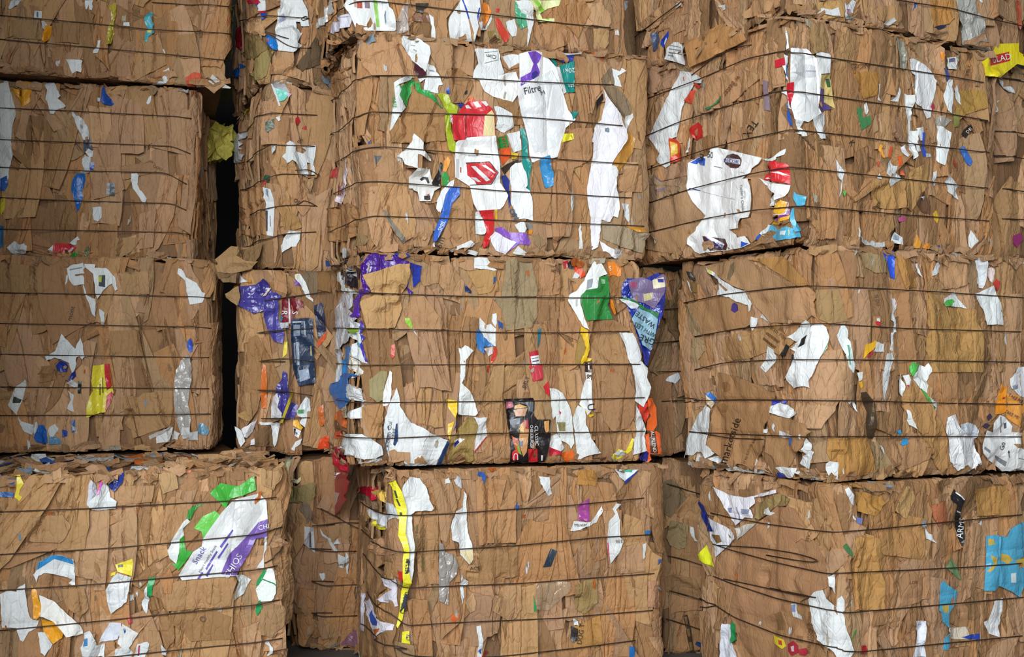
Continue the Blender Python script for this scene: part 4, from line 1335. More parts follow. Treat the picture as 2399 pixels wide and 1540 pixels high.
p W 930,700 1010,720 1110,920 1060,940 1060,1010 1040,1020 900,980 920,860 860,900 840,860 930,850;9aa0a8 955,760 1010,770 1030,790 950,775
p W 1450,540 1500,530 1720,540 1740,680 1780,800 1720,850 1500,880 1430,850 1440,780 1490,700;606468 1560,575 1700,560 1702,566 1562,582;606468 1560,690 1710,655 1712,661 1562,697
" Clim 1632,620 42 172 26262a
p W 1740,620 1860,590 1940,600 1940,700 1830,760 1770,730
c b0845a 1735,600 1755,640 1830,745 1940,690 1940,740 1830,770 1760,720
p f4f6f6 1500,890 1640,870 1780,810 1900,790 1950,900 1930,1030 1870,1120 1660,1060 1560,1000
p W 1670,1160 1740,1165 1870,1240 1890,1380 1780,1450 1690,1400 1710,1300
c a27c54 1690,1070 1870,1120 1950,1230 1990,1360 1890,1370 1870,1240 1740,1165
k W 575,900 640,860 720,830 780,840 760,870 630,920 660,970 640,1030 710,1170 640,1250 560,1400 530,1430 560,1200 590,1060;2f9a48 585,960 622,925 770,865 780,860 765,920 730,1000 712,1160 640,1040 660,970 630,930
" ORIE 575,1120 40 -80 2f9a48
c a67e54 540,1430 720,1180 790,960 840,1010 1000,1090 1110,1200 1140,1260 1130,1330 1140,1540 540,1560
k 2f9a48 640,950 790,860 800,920 770,1000 730,1080 715,1165 640,1040 660,970
k 2f9a48 800,900 850,900 880,980 960,990 1030,1060 1060,1140 1110,1180 1090,1180 980,1080 880,1030 825,1000
k a8b828 1040,1030 1100,1020 1160,1040 1200,1130 1270,1170 1260,1260 1200,1280 1190,1420 1240,1540 1255,1640 1240,1680 1170,1640 1150,1540 1130,1400 1120,1280 1150,1230 1100,1150
k 2a52a8 1150,960 1180,950 1180,1030 1145,1020
k 2a3f98 1270,1135 1350,1130 1370,1150 1310,1180 1290,1180
k d8642a 1380,1080 1440,1050 1470,1105 1390,1110
k d03038 1270,1240 1310,1180 1380,1110 1440,1105 1580,1105 1610,1160 1640,1180 1670,1250 1680,1490 1360,1500 1350,1540 1220,1540 1200,1400 1180,1300 1210,1260;W 1345,1160 1380,1150 1420,1190 1360,1188;W 1432,1120 1480,1110 1530,1170 1480,1178;W 1522,1112 1578,1108 1605,1150 1580,1165;e8d8a0 1565,1270 1640,1205 1665,1250 1675,1485 1545,1488;8a2028 1345,1260 1365,1260 1370,1495 1350,1497
@D2 M2
k f0f2f2 75,590 170,565 260,560 345,590 480,740 555,1030 610,1210 690,1310 583,1400 520,1640 490,1720 215,1778 187,1700 177,1549 133,1360 93,1230 53,1000 60,900 80,860;dfe3e5 100,970 420,770 480,900 550,1030 580,1350 500,1600 250,1700 190,1540 130,1300;7c50c8 170,570 258,564 318,610 290,680 270,700 300,790 290,830 240,860 200,880 92,945 88,850 200,790 230,700 200,640;3a3a90 205,850 215,800 260,770 285,800 255,850 230,870;c4c8ca 330,1030 338,1030 345,1500 338,1500;c4c8ca 425,770 435,770 560,1020 552,1030
" Filtre 212,985 76 14 1c1c1e 0.82
" M 325,1022 46 18 1c1c1e
" Arian 130,900 34 15 f4f0ff
k 2a3a90 470,565 560,575 680,600 670,670 540,680
k 1d9088 385,595 420,600 490,690 485,750
k 1d9088 515,720 680,665 690,1000 600,1010 560,900
p W 480,740 515,740 595,1010 555,1030
" 20x1 612,772 52 187 f2f6f6
" ste 645,940 46 187 f2f6f6
c a8805a 680,640 720,610 790,620 820,660 830,860 820,930 850,1240 830,1330 760,1500 740,1340 720,1100 690,1000 690,860
c b58c66 820,680 960,680 1010,760 970,900 990,980 920,1060 880,1250 850,1230 830,930
p W 1085,735 1180,780 1200,740 1250,770 1160,830 1200,950 1120,930 1110,850
k 222222 920,1100 990,1020 1000,1080 950,1150 930,1200
p eeeef4 990,980 1030,1050 1130,1180 1180,1250 1220,1370 1260,1480 1240,1560 870,1560 880,1460 920,1360 970,1310 1000,1160 1010,1090
c 8d7a62 970,860 1090,720 1110,850 1120,930 1240,1050 1310,1180 1290,1250 1220,1290 1080,1100 990,950
p W 1230,1280 1320,1240 1330,1280 1290,1340 1240,1450 1220,1330
k 1d9088 640,1225 725,1220 700,1270 660,1310
@D4 M2
c b08660 440,440 600,360 640,300 640,0 470,0 350,40 300,170 220,560 190,900 230,1340 320,1180 400,900 420,600
k f0e83a 330,65 430,60 435,125 310,160
c a9805a 0,380 70,340 90,520 130,660 190,640 180,900 190,1050 0,1020
k 3a90c8 70,400 75,330 180,295 195,340 215,480 215,635 130,660 90,520
k c08a3c 1050,30 1120,120 1090,260 1020,370 960,440 930,480 920,430 860,400 930,250 980,160 1020,80
p eeeef4 660,0 900,0 1010,10 1025,120 960,230 870,350 850,420 880,430 920,470 910,540 900,640 930,750 940,850 920,985 870,965 830,1035 740,1000 720,1200 700,1300 630,1340 620,1130 620,980 590,820 580,640 610,520 640,280 650,100
q f0f0f4 700,1220 800,1290 980,1380 970,1440 900,1450 850,1400 760,1340
p W 850,410 910,420 920,480 905,545 870,520
p W 425,570 440,680 460,790 430,880 415,920 400,830
p W 500,1110 520,1040 530,1180 540,1320 505,1320
c b48c64 1010,450 1190,400 1180,700 1040,700 930,700 920,600
p w 960,825 1045,830 1055,1000 1035,1030
c a5947a 735,1010 900,1060 1060,1080 1250,1160 1220,1260 1190,1370 960,1300 760,1215
k d09030 1000,1075 1200,1090 1220,1140 1130,1140
@D3 M2
c b38c66 250,240 400,230 560,420 620,600 300,590 260,420;6a7078 260,300 350,310 280,410
c b8906a 210,650 300,630 480,1200 560,1330 300,1320 240,1230 190,1000
c bd9468 300,600 610,600 690,900 720,1040 700,1180 580,1260 420,1050 340,860;8a8478 340,900 380,900 620,1230 570,1260
c b48c66 690,1170 800,1110 920,1030 900,1150 840,1300 700,1300
c b48c64 1110,830 1200,750 1260,790 1340,930 1360,1060 1370,1240 1200,1290 1090,1320 960,1290 1080,1000
" Sm 985,1250 72 68 3a2a20
c b0865e 1990,720 2180,710 2200,880 2190,1050 2000,1020
k f0f2f2 1155,160 1180,140 1260,130 1275,105 1590,85 1620,300 1640,400 1640,600 1730,740 1680,850 1640,890 1390,905 1350,830 1310,640 1150,540 1145,330;c8ccd0 1290,290 1530,310 1530,330 1290,315;202022 1262,380 1522,366 1622,490 1546,620 1310,632 1310,622 1540,612 1612,490 1518,376 1266,392;c83038 1270,390 1520,375 1610,490 1540,610 1380,620 1360,580 1280,520;W 1320,420 1370,415 1530,570 1490,585;W 1440,410 1480,405 1590,490 1575,500;W 1280,520 1310,540 1380,545 1430,590 1390,590 1330,550;50545a 1165,340 1172,340 1172,550 1165,550;50545a 1185,340 1190,340 1190,550 1185,550;b06a50 1200,430 1215,430 1215,490 1200,490
k d02c30 1400,910 1560,895 1580,1000 1570,1130 1510,1290 1470,1320 1460,1260 1490,1150 1440,980
k e8b838 1575,895 1610,895 1615,1000 1590,1005
p W 1370,920 1400,915 1450,1000 1490,1120 1470,1160 1370,1160
p e8ecf4 960,790 1000,690 1100,580 1140,560 1130,640 1050,720 1020,830 990,930 950,880
k 3a6ac8 1100,640 1200,640 1195,730 1110,830 1080,960 1060,1030 1000,1130 940,1240 910,1240 910,1160 960,1030 1000,930 1020,830 1050,720
" SMIL 995,1075 44 66 e8eef8
p e4e6e2 695,60 760,110 800,160 800,230 880,330 890,365 840,340 770,290 740,290 740,440 600,400 570,330 500,310 600,240 670,160
k dcdcd6 640,540 740,440 870,450 890,560 1000,640 920,690 880,800 760,800 740,700 640,660;3a3a38 760,560 800,530 850,540 870,600 850,610 820,560 780,580;3a3a38 645,665 680,662 720,720 715,735 690,690 650,680;3a3a38 805,745 875,735 880,790 810,785;c84058 830,730 870,720 860,745
k 242020 890,600 960,490 990,370 1015,390 1010,460 990,560 960,630 900,630
k f0a850 1030,360 1080,305 1105,350 1090,400 1050,480 1015,470 1030,410
k 3a9a48 1000,500 1050,480 1085,530 1080,590 1040,640 1010,620
k 2a8a3c 1620,100 1710,70 1740,200 1620,240
" NUT 1678,150 44 -80 d03a3a
k e8602a 1630,230 1750,210 1760,310 1700,370 1660,410 1640,320
k f0c83a 1760,260 1840,280 1830,330 1770,340
p W 1720,60 1860,30 1880,240 1790,270 1760,180
k 1d9088 1860,0 1910,0 1950,150 1950,310 1990,400 1965,560 1975,700 1950,690 1930,600 1930,520 1890,420 1880,300 1890,150
k 3a3026 1650,440 1720,390 1840,340 1880,350 1760,430 1690,510
k 2e3a8a 1650,530 1700,510 1750,580 1740,680 1760,830 1740,870 1720,700 1680,650
p eef2f2 1740,440 1800,390 1870,380 1930,520 1940,600 1920,650 1955,690 1990,800 1995,1010 1900,990 1850,1000 1790,900 1750,800 1760,640 1740,560
" ON 1785,945 60 -62 1f5a88
p W 1800,1060 1900,1010 1930,1100 1920,1140 1860,1140
k 8a58c0 1580,1100 1660,1080 1740,1140 1930,1150 1980,1250 1960,1280 1850,1270 1700,1380 1750,1300 1820,1250 1720,1200 1600,1140
p f0f0fa 1530,1190 1590,1130 1700,1200 1820,1250 1700,1380 1600,1350 1540,1240
p W 1840,1290 1960,1390 2050,1420 1780,1380
k 8a9094 1920,1020 1990,1050 2000,1130 1940,1100
k f0a030 1955,1100 2000,1120 1990,1170 1955,1160
p eceeee 1090,1340 1180,1290 1320,1230 1370,1270 1340,1300 1230,1310 1110,1365
p W 880,1300 920,1250 940,1320
c 9a7f5c 2000,1170 2050,1150 2150,1260 2080,1320 2020,1270
@D5 M3
c c29a6a 200,560 370,490 660,490 680,640 600,860 280,870 250,740
c b48c66 620,820 800,500 930,490 1180,850 1200,870 640,870
c b58e68 880,270 1130,60 1200,100 1380,340 1360,500 1190,490 1090,350 920,390
c b8915e 1400,200 1740,200 1760,440 1550,480
c a08c6c 1800,500 1860,80 2130,90 2200,420 2190,500
c 9f8b6b 1700,510 2190,520 2200,740 2130,850 1850,890 1800,650
f 4a1f8a 220,150 330,20 420,0 640,60 760,110 770,250 740,400 800,460 760,490 720,390 620,300 300,420 330,465 240,400
b 2438a0 760,120 900,160 880,330 810,400 790,260
k 2f4ab0 440,0 720,0 800,20 740,70 560,40
c c09a68 250,265 620,145 755,140 770,250 720,400 680,470 340,470
f 5a30a0 240,400 330,465 220,500 190,560 210,740 130,740 120,600 150,490
f 4a38a8 210,760 260,850 200,930 250,1100 295,1240 270,1240 180,1000 190,880
k 20a0a8 930,20 990,0 1000,60 950,110 930,80
p W 1490,70 1540,60 1640,70 1700,140 1750,215 1710,215 1640,195 1490,190;c8ccd0 1495,150 1660,155 1660,162 1495,158
k 3a7ac0 1520,900 1550,860 1600,960 1720,1060 1600,1070 1610,1150 1540,1100 1515,1000
p W 1545,800 1560,740 1620,820 1680,815 1740,870 1730,900 1735,1070 1710,1060 1600,960 1560,880
p e0d0cc 1600,1090 1700,1070 1700,1150 1660,1180
k d83a30 1730,1060 1750,1100 1740,1200 1690,1260 1690,1200
p W 1700,700 1745,690 1750,800 1730,850 1690,780
k d83828 1660,1290 1680,1270 1660,1360 1640,1330
k 9acc48 710,745 770,750 800,840 790,870 720,800
p W 810,870 860,950 840,930 800,870
k 1f3060 1385,360 1460,440 1460,470 1390,450
p e8ecea 1320,1080 1350,1090 1390,1050 1490,1110 1400,1220 1390,1391 1385,1440 1335,1440 1340,1200
k c84838 560,1050 600,1040 600,1170 570,1210 555,1150
k 2a7080 2215,870 2250,860 2240,1000 2215,1080
k c02838 2110,1130 2210,1105 2270,1391 2265,1440 2150,1460;f4f4f8 2125,1180 2225,1160 2255,1340 2155,1360;6a6a80 2140,1200 2215,1185 2217,1193 2142,1208;6a6a80 2145,1230 2222,1215 2225,1230 2148,1245;6a6a80 2150,1270 2230,1255 2232,1265 2152,1280;6a6a80 2155,1310 2238,1295 2242,1315 2158,1330
@D6 M3
c a0946c 310,200 440,90 520,100 480,300 470,420 400,450 320,380
c b48a5e 200,470 470,450 470,640 455,850 340,850 220,620
c b38a62 1500,1100 1700,880 1690,1150 1660,1180 1520,1180
c b08862 1720,1170 1700,1000 1900,900 1910,1080 1840,1190
p e8ecea 1340,0 1395,0 1385,150 1350,230 1440,320 1480,400 1500,460 1530,570 1500,600 1310,585 1310,450 1330,300
k c83a48 2110,40 2260,20 2270,170 2160,215
p f2f4f4 545,90 570,110 565,330 550,440 520,480 470,490 465,440 480,300
p W 620,280 650,390 655,480 720,600 780,670 950,750 1000,800 1190,870 1030,1220 950,1235 830,1160 720,1190 700,1100 630,1060 560,1000 540,1080 480,850 470,700 530,470;1f3a66 610,690 630,680 635,880 600,940 580,920;c8ccce 640,500 648,500 640,900 632,900;d4d8da 880,880 1130,880 1128,890 878,890;d4d8da 870,930 1110,930 1108,940 868,940;d4d8da 860,980 1090,980 1088,990 858,990;d4d8da 850,1030 1070,1030 1068,1040 848,1040;d4d8da 845,1080 1050,1080 1048,1090 843,1090
k 1f3a66 560,1000 640,1050 710,1190 820,1170 950,1240 1030,1220 1180,880 1210,900 1100,1170 1190,1150 1170,1200 1060,1250 900,1310 640,1250 625,1130 570,1040
" Chicken_Cui 522,830 48 82 3a4a5a
" Salad 572,800 42 78 3a4a5a
p e8ecee 75,270 170,235 240,440 200,430 110,330
k f0c828 1195,410 1300,430 1300,560 1280,625 1200,500
k e8c030 1200,690 1270,660 1240,760 1215,880 1195,800
k 2a3a90 1260,770 1310,640 1300,700
c a48a52 1230,870 1420,610 1480,620 1540,690 1520,790 1480,900 1480,1090 1400,1200 1210,1210 1220,1100;f0f0f0 1270,880 1335,845 1390,860 1290,945;3a3aa0 1275,900 1310,872 1335,900 1275,960
p W 1480,610 1560,620 1640,610 1630,700 1640,830 1490,1020 1510,850 1540,700;d83838 1490,1000 1630,830 1638,840 1495,1015
k 1f1a1c 1825,410 2150,395 2170,440 2160,590 2200,640 2350,640 2330,780 2350,800 2320,1000 2280,1110 2100,1120 1890,1110 1905,900 1860,650 1840,470;d08090 1850,430 1920,440 1930,500 1850,520;c89878 1930,530 2090,510 2060,600 1960,605;d8a858 1950,480 2000,465 2090,500 1940,520;c05a30 1910,820 1980,860 2020,1040 1960,1000;c8905a 2010,700 2060,640 2105,760 2080,1000 2040,1060 1990,900;8aa83a 1960,900 2000,950 2020,1030 1990,1020;d8a838 1990,740 2040,700 2050,800;a83a30 2040,645 2095,645 2105,750 2060,740;8a9098 1890,640 2010,620 2000,690 1900,700;5a6068 2090,430 2155,440 2150,560 2100,540;d02c30 2095,970 2200,965 2205,1112 2100,1115;e0a860 2275,660 2330,650 2328,770 2300,800 2280,740;d8303c 1915,1010 1950,980 1985,1020 1980,1080 1940,1108 1912,1080;d8d8d8 2240,1040 2262,1040 2258,1100 2242,1100
" CLASSIC 2183,820 42 -90 f2f2f2
" CHEESEBURGER 2130,830 32 -90 f2f2f2 0.8
" U 1948,1045 62 180 f4f4f4
k d8303c 2275,270 2330,210 2345,330 2340,380 2300,340
" -RFLT 2075,230 44 76 3a2c20
@E1 M3
c a8805c 660,0 1060,0 1120,170 1140,340 1130,600 1060,740 900,780 800,660 770,560 680,560 690,300
p dfe4e2 185,290 250,285 320,340 370,430 410,520 430,650 450,900 420,970 370,900 300,880 270,830 250,600 220,640 200,500;8a8258 260,670 355,670 350,770 290,770;c03040 280,540 310,560 300,590
p W 200,830 260,800 350,960 310,1000 180,950
k c8283c 180,950 310,1000 300,1040 180,1055
k e8702c 310,1020 440,980 490,1130 370,1180 350,1130
k W 520,470 540,400 570,230 600,180 655,200 655,370 670,520 610,590;e8c838 520,465 608,560 600,575 515,480
k 3a2420 590,0 655,0 650,105 580,100;f0e8e0 615,10 630,10 632,80 618,80
k e8e4dc 585,108 650,110 645,210 600,200
" & 622,155 60 -85 2a1a18
" U 640,500 84 -80 2a1a18
p W 430,620 490,480 580,520 590,700 650,850 730,980 755,1020 490,1085 450,800;d8dcde 575,700 583,700 620,1040 612,1040
k f0c828 610,590 680,575 680,600 630,615
ff p W 1155,480 1200,560 1260,720 1270,760 1250,830 1280,1000 1120,1040 1130,900 1160,760 1145,680
ff k d83a28 1170,480 1280,450 1290,530 1310,560 1260,680 1200,560
ff k e8662a 1280,400 1340,400 1380,500 1390,700 1350,770 1270,760 1280,650 1320,600 1290,530
ff p W 1090,-40 1190,-30 1280,60 1280,100 1270,170 1320,280 1270,420 1230,500 1130,430 1140,330 1120,150
ff k e8642c 1255,810 1380,770 1430,800 1450,1030 1310,1030 1330,1090 1280,1140 1260,1100 1290,1030;5a3420 1300,795 1370,785 1405,1025 1320,1025
"f AL_BLEND 1345,890 38 -82 f2ece4
ff k 2a2a7a 1190,1060 1260,1000 1295,1010 1280,1110 1200,1100
k ecdc38 890,1050 960,970 1040,1000 1110,850 1130,860 1100,990 1040,1040 930,1110 900,1100
p e0e4e0 900,1040 930,1000 1000,980 1010,1010 930,1050
@D7 M3
c a67e58 630,780 900,760 1060,870 1080,890 620,900
c b08960 640,910 960,905 1040,1080 1080,1260 660,1260
c b48a64 60,120 230,60 300,320 290,480 60,500
c b08660 300,560 380,560 520,840 500,1000 300,900
p eef2f0 380,550 400,480 480,440 560,330 620,200 700,60 760,140 830,250 730,290 720,410 590,430 530,490 520,560 580,780 620,880 540,830 470,700;9aa0a8 600,320 660,300 668,312 650,400 590,425
k 2f8a40 730,290 830,270 850,400 850,520 830,600 870,700 890,760 650,770 590,780 520,560 530,490 590,430 720,410;9ad0a0 750,310 800,315 800,360 755,365
k b02028 330,110 390,90 390,170 350,190
k 222222 380,130 430,80 460,200 400,190
k e8502c 430,70 520,90 560,210 580,260 530,300 470,230
p w 440,300 470,230 520,260 500,300
k f08a28 835,110 990,110 985,270 960,280 900,260 850,280
" S 860,190 54 0 f4f0e8
c a87a4c 850,285 975,280 940,480 880,500
k f08a28 860,530 890,550 935,690 920,710 870,600
k f0c828 530,840 610,890 635,1100 600,1190 660,1200 640,1230 570,1240 540,1280 530,1180 560,1050 525,920
c a88a50 500,1000 540,930 590,1080 560,1150 500,1270 470,1260
ff p W 960,905 1120,915 1160,1000 1225,1180 1190,1250 1110,1260 1080,1250 1040,1080
ff b 2438a0 990,360 1040,300 1250,300 1400,240 1470,300 1470,640 1400,800 1340,1000 1280,1250 1250,1280 1200,1100 1100,760 980,480
ff k 7a6a90 1040,330 1200,290 1310,330 1440,250 1470,300 1450,460 1340,640 1230,580 1110,550 1060,420;e8e4c0 1320,320 1440,290 1455,400 1330,420;3a3a9a 1370,310 1440,310 1440,350 1380,350;a05070 1060,345 1150,350 1140,420 1070,400;c8c090 1220,480 1320,460 1310,540 1230,560
ff k 2f7a48 950,510 1080,530 1200,600 1260,640 1400,690 1380,750 1280,690 1150,610 980,540
ff p e0e6e8 960,530 1090,560 1170,610 1150,640 1080,640
ff k 8fb8cc 1080,760 1160,640 1290,690 1380,760 1330,1010 1290,1110 1200,1050 1150,900
"f WASTE 1235,768 56 143 14202a
"f WITH_LESS 1225,880 50 150 14202a 0.8
"f GRE 1250,990 72 158 14202a
@D5 M3
" R 2385,215 44 70 4a3420
" FC 1960,560 30 0 7a6a50
@D7 M3
" ME 270,200 36 -70 5a4636
@D3 M2
" B 850,765 48 10 2a2a2a
@E2 M4
c b08a66 740,90 950,60 980,150 950,310 900,420 860,600 820,580 790,330
c b5885e 1100,60 1350,90 1300,330 1240,480 1250,600 1130,630 1110,300
c b88c62 1290,330 1430,100 1430,320 1430,600 1260,610
c b08860 590,380 790,375 795,640 800,940 640,960 620,640
c b89068 1240,1160 1330,960 1470,950 1470,1150 1400,1260 1300,1200
c c09a72 1020,1100 1080,1010 1105,1080 1100,1160 1060,1180 1030,1140
c a9825a 1130,640 1250,610 1440,620 1440,870 1350,900 1330,950 1130,950
" TO_MERCHANDISE_BAGS 668,660 23 90 6a5c30
" SUPPORT_TUBE 618,560 23 90 6a5c30
" ACE 1095,815 30 5 3a2c20
p W 560,60 640,75 690,140 720,250 755,320 740,340 600,345 570,370 580,500 600,640 590,830 570,930 555,860 545,660 525,520 530,320 495,180 510,130
k f0e83a 400,80 450,90 500,190 530,320 520,520 550,660 540,800 570,930 545,1000 515,1130 500,1230 465,1300 455,1280 480,1150 490,1000 510,920 505,740 515,660 470,540 480,410 430,230;4a5030 440,170 455,170 470,230 458,235;4a5030 455,240 468,240 490,300 476,300;4a5030 480,350 498,350 500,380 482,380
" CLEANS 518,1085 38 78 2a3440
" BETTER 540,790 28 88 2a3440
k f0e83a 500,1340 560,1330 565,1435 490,1425
" CL 550,1375 34 82 3a3f8a
f 9a948e 800,590 830,620 850,680 920,700 955,790 940,860 880,930 870,1110 800,1080 790,800
p eaeeee 935,340 990,310 1000,180 1020,200 1025,330 1030,500 1070,620 1080,740 1050,780 970,700 960,600 910,580 890,470;e8d8a8 970,670 1075,660 1078,740 1050,775
p w 850,80 880,70 890,110 850,120
p c8ccd0 920,90 950,55 985,80 980,160 940,120
k d86838 895,1200 970,1180 965,1230 910,1260
p W 985,840 1000,900 1040,920 1040,960 1000,960 1010,1050 990,1110 975,1000
p W 1110,1290 1145,1285 1150,1340 1165,1400 1150,1540 1115,1540 1130,1420
k c03a3a 1190,1490 1210,1500 1170,1540 1150,1540
k 2a3848 1720,650 1770,670 1720,800 1655,805
t d0b898 1590,930 1880,920 1890,980 1700,1160 1600,1150
k 2f9a58 1575,1035 1600,1160 1580,1170
@E3 M4
c bd8a4a 540,10 620,0 700,10 715,60 680,135 540,128
c bd9470 870,650 1080,590 1090,840 860,860
c a58a5c 520,960 620,900 690,900 700,1100 590,1190 520,1150
c b88a50 500,1300 720,1200 740,1440 500,1470
c bf9272 1120,920 1205,915 1210,1080 1228,1145 1115,1130
c b88f6a 1080,320 1165,310 1170,410 1100,370
c bd9670 810,70 840,20 920,110 870,200 840,230
c c09870 1040,110 1080,10 1140,30 1130,130 1060,220
p dfe4e4 220,60 310,65 310,140 330,200 300,220 260,160 240,120
k a84a98 555,290 635,240 635,430 550,425
p e8eae8 510,430 640,435 690,380 740,300 745,340 690,440 560,500 480,510
" Master 560,455 26 6 1a1a1a
p W 820,320 850,280 890,285 850,330 880,420 885,560 910,590 870,680 800,775 775,600 790,430 840,370;d84a68 778,600 787,600 800,765 782,760
" BEE 872,590 26 3 8a7060
p e8f0f4 840,0 1035,0 930,110 880,60;3ab090 900,2 990,2 985,25 900,20
k 2f3f98 1020,20 1040,10 930,125 920,100
k 3a80c0 1090,510 1140,500 1135,530 1095,535
p w 1070,610 1100,600 1090,720 1070,740
k 2a2420 490,1290 540,1310 540,1400 500,1425 480,1400
" DOG_T 560,1350 38 82 2a2018
p W 500,1220 540,1250 545,1280 510,1280
c bd9670 1120,1380 1250,1370 1320,1500 1230,1540 1150,1440
c b08860 870,1540 930,1420 1010,1410 960,1540
k 2a70b8 960,1450 1020,1460 1000,1540 960,1540
@E3 R4b
c 8a7558 1210,110 1320,80 1430,250 1300,400 1200,330
c b08c66 1320,60 1400,120 1440,180 1500,130 1520,240 1460,290 1400,180 1350,120
c b48a60 1330,350 1460,200 1520,250 1490,290 1500,360 1460,330 1380,400
c a08a64 1300,420 1450,450 1430,640 1370,660 1290,620 1265,560
p W 1460,470 1490,480 1500,560 1525,600 1500,590 1465,520
k 4a3c2c 1405,1200 1440,1195 1470,1330 1500,1530 1470,1530 1440,1400;8a6c48 1416,1215 1434,1212 1440,1270 1424,1272;8a6c48 1430,1310 1452,1308 1462,1370 1442,1372;8a6c48 1450,1420 1472,1418 1484,1490 1462,1492
c a07c56 1240,900 1330,860 1500,900 1580,1080 1440,1060 1260,1000
@E4 R1
c b08a66 380,330 540,190 650,150 660,300 560,360 520,280
c b28a62 200,250 420,60 640,0 560,120 300,320
c b48c64 1250,150 1380,0 1620,0 1640,60 1440,150 1280,190
k 2a4ab8 425,410 500,320 500,370 470,440 440,485 420,450;e8ecf0 455,440 480,380 485,400 460,470
f 55607a 325,340 390,320 410,420 380,520 345,530 330,420
p w 1000,60 1085,45 1080,100 1055,105 1050,80
p W 580,95 600,40 640,20 630,60
@E4 R1b
p d0d8dc 20,20 100,0 90,70 70,110 15,90
@E4 R2
fl d bb8a58 740,430 1080,255 1220,290 1350,320 1340,420 1000,590 760,700 720,520
c b08a6c 300,610 540,500 600,660 640,740 560,880 300,960 190,880
c b48a64 880,900 900,720 1250,700 1430,760 1440,800 1100,1080 900,1120 880,1000
c b58c66 1440,440 1620,420 1640,880 1480,960 1440,800
fl l W 525,500 600,435 650,440 665,465 740,465 735,560 710,670 515,610;7a8084 560,465 655,485 655,492 560,475;7a8084 550,500 700,525 700,533 550,510;7a8084 545,535 705,565 705,573 545,545;7a8084 540,565 600,575 600,583 540,575
c a89070 580,650 680,680 740,720 650,730 600,700
p W 650,730 740,740 860,800 850,850 780,850 720,960 650,1090 640,1200 590,1400 400,1420 310,1410 360,1300 450,1100 560,890
k d83a28 770,840 840,880 800,910 780,900
k d8503a 680,1030 740,930 770,920 740,1060 700,1050
" w_Better 1160,880 54 232 7a4a26 0.9
k 2f7a48 880,1110 960,1080 1030,980 1020,1030 940,1110 900,1130
k c02020 700,1320 800,1250 840,1290 840,1400 780,1439 740,1400;b08058 760,1340 800,1310 800,1380 770,1390
" TEX 1340,1310 74 236 241a14
k 8a7682 1480,820 1520,830 1520,1130 1475,1120
p W 225,950 285,840 275,900 250,940
k 4a8a4a 185,1165 230,1170 215,1280 195,1340 180,1250
p W 1690,270 1720,330 1740,490 1680,510 1690,400
p e0e6e8 1640,560 1720,600 1710,700 1680,860 1640,810 1630,700;4a6a98 1642,670 1670,690 1665,830 1642,780
k c82838 1615,620 1640,600 1640,680 1615,700
k eef0f0 1755,495 1910,500 2010,600 2010,540 2080,500 2150,570 2150,750 2050,760 2040,1100 2060,1160 1930,1250 1800,1220 1760,1100 1750,800;d0d4d8 1765,750 1870,740 1870,690 1900,650 2000,680 2020,790 1900,800;c4c8cc 1890,560 1898,560 1905,1150 1897,1150;a8acb0 1905,720 2010,725 2010,740 1905,735
p W 1810,1230 1870,1240 1860,1300 1930,1380 1880,1395 1840,1330
p W 1970,1210 2110,1150 2120,1410 2060,1415
k d8c07a 2050,770 2150,760 2180,860 2210,1110 2100,1040 2060,900;3a5a3a 2130,800 2160,800 2172,890 2140,890
k 5a4a88 2050,910 2090,910 2100,1050 2180,1110 2060,1140
k c82030 1705,860 1780,855 1785,960 1755,1060 1730,1060 1700,960
p W 1640,940 1700,930 1760,1120 1700,1080
k 2f5ab8 1650,1030 1740,1130 1775,1290 1750,1280 1670,1110
@E5 R1
c b8925e 20,30 330,0 370,90 350,180 160,220 30,200
c b8854a 1320,0 1560,0 1570,200 1540,250 1360,290 1330,150
c ae885e 740,60 1000,60 990,250 960,280 760,220 720,130
p e8ecf0 370,30 410,60 460,0 520,10 470,110 465,190 390,215 370,160 375,90;d8a8d8 385,100 440,100 445,150 390,150
f b8b8b0 1570,0 1780,0 1790,120 1880,190 1900,400 1960,560 1810,640 1650,560 1640,380 1600,120
k 2a2a50 1355,290 1490,265 1480,295 1410,320
k b0583a 2250,0 2329,0 2329,310 2260,200
@E5 R2
c a97a40 470,780 720,790 750,830 720,1040 580,1080 540,920
c b08a4a 1570,1380 1640,1000 1780,980 1900,1000 1930,1180 1700,1250
c 9a7c54 0,260 120,240 200,420 190,580 100,560 20,600
p W 945,350 970,290 1000,360 990,415
f 9a9a8c 930,400 1020,410 1060,650 1060,760 980,740 960,560
p f0f2f4 1065,650 1110,640 1200,690 1310,790 1360,890 1350,1000 1310,1140 1300,1290 1260,1300 1200,1170 1130,1140 1130,830 1090,780
p W 1050,1020 1120,1040 1130,1310 1100,1320 1110,1420 1150,1600 1180,1700 1150,1740 1090,1640 1080,1540 1065,1300 1045,1120
p e8eef0 1165,1400 1240,1380 1230,1540 1200,1540
l W 1495,630 1590,620 1610,680 1600,760 1520,750;6a6a88 1515,640 1580,632 1585,675 1515,680
k f0983a 1425,560 1470,590 1475,640 1440,665
k 4a5aa0 1465,740 1500,750 1530,830 1510,890 1490,850
p e4ecee 1510,870 1550,870 1560,1060 1545,1240 1500,1200 1460,1040 1480,960
p W 1590,950 1610,920 1640,1150 1600,1110 1575,1040
p W 880,1100 940,1060 970,960 985,1000 960,1110
p W 730,1090 740,920 750,930 745,1060 770,1110
k c83a58 1295,1160 1340,1130 1365,1180 1310,1215
k 4a8a54 505,1190 560,1170 570,1290 650,1260 670,1350 560,1420
" TTLE 1722,770 42 80 6a4a2a
k 2a2622 1670,1460 1750,1360 1775,1400 1700,1510
" DE 1724,1432 36 50 e8e0d4
f a8a498 1360,1300 1420,1260 1540,1310 1460,1400 1390,1450
k 8a8a48 1560,1240 1620,1240 1625,1380 1570,1390
